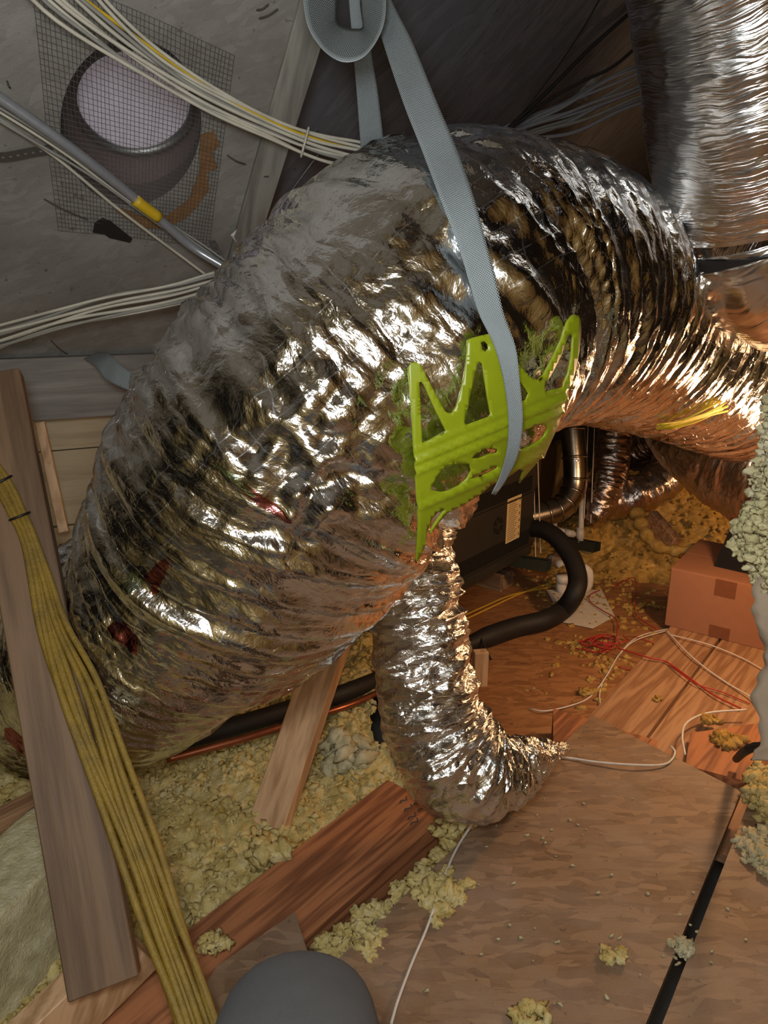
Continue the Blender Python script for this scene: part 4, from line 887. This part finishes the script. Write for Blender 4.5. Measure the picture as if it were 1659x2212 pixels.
# ------------------------------------------------------------------ wires on the floor
def wires(name, px, z, r, mat, label, n=50):
    return tag(MB().tube(spline([G(x, y, z + r + (.004 * math.sin(k * 1.7) + .004 if n > 20 else 0)) for k, (x, y) in enumerate(px)], n), r, 7).build(name, mat, None, True), label, 'wire')
wires('yellow_wire', [(990, 1345), (1060, 1312), (1130, 1280), (1205, 1255)], FZ, .004, M['yellow_wire'], 'upper yellow wire on the floor below the furnace')
wires('yellow_wire', [(985, 1338), (1050, 1308), (1110, 1284), (1190, 1268)], FZ, .0035, M['yellow_wire'], 'lower yellow wire running beside the other below the furnace')
wires('white_wire', [(1145, 1530), (1175, 1536), (1230, 1525), (1275, 1505), (1310, 1460), (1340, 1410), (1380, 1375), (1448, 1357)], FZ, .0022, M['white_wire'], 'white wire with bare end winding over the orange boarding to the box')
wires('white_wire', [(1310, 1550), (1296, 1515), (1300, 1480), (1330, 1425), (1370, 1385), (1440, 1362)], FZ, .0021, M['white_wire'], 'white wire looping from the near boarding edge to the box')
wires('white_wire', [(1440, 1362), (1480, 1405), (1520, 1440), (1570, 1475), (1620, 1505), (1640, 1530)], PZ + .004, .0025, M['white_wire'], 'pinkish white wire crossing the pine planks to the paper facing')
wires('white_wire', [(1445, 1370), (1530, 1392), (1600, 1420), (1645, 1445)], PZ + .004, .0021, M['white_wire'], 'straight white wire just in front of the cardboard box')
wires('white_wire', [(1480, 1630), (1474, 1590), (1485, 1560), (1530, 1540), (1612, 1533)], -.045, .003, M['white_wire'], 'white wire bowing over the brown littered plank')
wires('white_wire', [(845, 2212), (860, 2160), (890, 2080), (920, 2010), (945, 1940), (965, 1880), (1000, 1810), (1060, 1730), (1120, 1672), (1170, 1645), (1215, 1636), (1290, 1646), (1370, 1652), (1430, 1652), (1452, 1640), (1458, 1622), (1448, 1612)], .002, .0026, M['white_wire'], 'long white wire trailing along the near boarding edge past the knee', 120)
rt = thing('red_wire_tangle', 'tangled red thermostat wire on the orange boarding', 'wire', G(1300, 1395, FZ))
for k in range(7):
    cx, cy = 1305 + rng.normal() * 12, 1393 + rng.normal() * 6; a0 = rng.uniform(0, 6); rx, ry = rng.uniform(22, 48), rng.uniform(7, 15)
    MB().tube(spline([G(cx + rx * math.cos(a0 + a) + rng.normal() * 4, cy + ry * math.sin(a0 + a) + rng.normal() * 2, FZ + rng.uniform(.004, .03)) for a in np.linspace(0, 5.2, 9)], 40), .0022, 6).build('loop', M['red_wire'], rt, True)
MB().tube(spline([G(x, y, FZ + .006) for x, y in ((1335, 1440), (1370, 1446), (1410, 1438), (1432, 1425), (1430, 1405), (1400, 1385), (1370, 1375))], 40), .0022, 6).build('loop', M['red_wire'], rt, True)
wires('red_wire', [(1335, 1400), (1400, 1420), (1440, 1430), (1490, 1465), (1540, 1500), (1600, 1530)], PZ + .003, .0026, M['red_wire'], 'red wire leading from the tangle across the pine planks')
wires('red_wire', [(1440, 1430), (1500, 1475), (1560, 1495), (1620, 1520)], PZ + .003, .002, M['red_wire'], 'second red wire beside it crossing the pine planks')
wires('red_wire', [(1330, 1385), (1332, 1340), (1300, 1318), (1275, 1300), (1275, 1285), (1295, 1275)], FZ + .01, .0022, M['red_wire'], 'red wire looping over the paper sheet')
wires('red_wire', [(1325, 1268), (1370, 1248), (1372, 1300), (1375, 1330), (1420, 1360)], FZ + .012, .002, M['red_wire'], 'thin red wire behind the tangle toward the box')
q = [G(1180, 1275, FZ + .004), G(1200, 1310, FZ + .004), G(1195, 1340, FZ + .004), G(1280, 1358, FZ + .004), G(1328, 1332, FZ + .004), G(1300, 1275, FZ + .004)]
tag(MB().prism(q, (0, 0, .002)).build('paper_sheet', M['sheet']), 'white paper sheet on the floor under the black hose', 'paper')
# ------------------------------------------------------------------ cardboard box and black sheet
bz = PZ; b0 = G(1435, 1350, bz); b1 = G(1651, 1405, bz); bu = nrm(b1 - b0); bv = np.array([-bu[1], bu[0], 0]); bw, bdp, bh = .50, .38, .18
q = R(1435, 1228); tt = b0[1] / q[1]; bh = float((CAM + tt * q)[2] - bz)
bx = thing('cardboard_box', 'brown cardboard box with packing tape standing on the planks', 'box', b0)
MB().box(b0 + bu * bw / 2 + bv * bdp / 2 + Z * bh / 2, bu * bw / 2, bv * bdp / 2, Z * (bh / 2), .002).build('carton', M['card'], bx)
for k, sgn in enumerate((0, 1)):
    MB().box(b0 + bu * bw / 2 + bv * (bdp * (.25 + .5 * sgn) ) + Z * (bh + .0025), bu * (bw / 2 - .001), bv * (bdp / 4 - .002), Z * .002).build('top_flap', M['card'], bx)
MB().box(b0 + bu * .185 - bv * .0008 + Z * (bh - .032), bu * .034, bv * .0006, Z * .030).build('tape_strip', M['card_tape'], bx)
MB().box(b0 + bu * .185 - bv * .0008 + Z * .024, bu * .034, bv * .0006, Z * .022).build('tape_strip', M['card_tape'], bx)
c0 = b0 + bu * .12 + bv * .10 + Z * (bh + .005)
tag(MB().prism([c0, c0 + bu * .25 - bv * .02, c0 + bu * .25 - bv * .02 + Z * .14, c0 + bu * .03 + Z * .14 + bv * .02], bv * .12).build('black_pad', M['black_sheet']), 'black slanted pad standing on top of the cardboard box', 'pad')
a = P(1405, 1118, 3.15); b = P(1458, 1178, 3.02)
woodthing('lumber_scrap', M['plank'], a, b, Z, .075, .04, 'orange lumber scrap resting on the far insulation mound', 'lumber')
sc_ = [P(1375, 1105, 3.2), P(1390, 1145, 3.1), P(1420, 1180, 3.03), P(1470, 1190, 2.98), P(1530, 1180, 2.95)]
tag(MB().tube(spline([list(p) for p in sc_], 30), np.linspace(.03, .018, 30) * (1 + .25 * np.sin(np.arange(30) * 1.3)), 10).build('insulation_strip', M['ins_far'], None, True), 'long yellow insulation strip curled round the lumber scrap', 'insulation')
# yellow netting caught on the duct
nt = thing('yellow_netting', 'frayed yellow netting strands caught between arch and lower duct', 'netting', P(1500, 900, 1.75))
for k in range(16):
    f = k / 15; x0, y0 = 1415 + 30 * rng.random(), 930 - 12 * rng.random(); x1, y1 = 1545 + 25 * rng.random(), 872 + 22 * rng.random()
    MB().tube(spline([hit(x0, y0 - 6, .006)[0], hit((x0 + x1) / 2, (y0 + y1) / 2 - 3 - 6 * rng.random(), .008)[0], hit(x1, y1 - 8, .007)[0]], 10), .0018, 5).build('strand', M['lime_net'], nt, True)

# ------------------------------------------------------------------ the photographer's knee
def person():
    J = {'hip': (-.02, -.12, .44, .125), 'thigh': (-.055, .10, .47, .108), 'thigh2': (-.075, .36, .44, .098), 'knee': (-.088, .575, .375, .090), 'knee2': (-.090, .61, .30, .078), 'shin': (-.075, .50, .16, .062), 'shin2': (-.065, .40, .06, .052), 'ankle': (-.062, .38, .03, .048)}
    names = list(J); me_ = bpy.data.meshes.new('person'); me_.from_pydata([J[k][:3] for k in names], [(i, i + 1) for i in range(len(names) - 1)], [])
    o = link('person', me_, M['denim']); m1 = o.modifiers.new('skin', 'SKIN'); lay = me_.skin_vertices[0] if len(me_.skin_vertices) else None
    if lay is None:
        bm = bmesh.new(); bm.from_mesh(me_); bm.verts.layers.skin.verify(); bm.to_mesh(me_); bm.free(); lay = me_.skin_vertices[0]
    for i, k in enumerate(names): lay.data[i].radius = (J[k][3], J[k][3]); lay.data[i].use_root = (i == 0)
    m2 = o.modifiers.new('smooth', 'SUBSURF'); m2.levels = 3; m2.render_levels = 3
    m1.use_smooth_shade = True
    tag(o, 'bent knee of a crouching person in grey trousers at the bottom', 'person')
    sh = MB(); sh.tube(spline([(-.062, .33, .035), (-.062, .36, .042), (-.064, .43, .040), (-.066, .50, .032), (-.067, .56, .024), (-.067, .585, .016)], 20), np.array([.03, .036, .040, .042, .043, .043, .043, .042, .042, .041, .041, .040, .039, .038, .037, .035, .032, .028, .02, .008]), 16)
    sh.build('shoe', M['shoe'], o, True)
person()
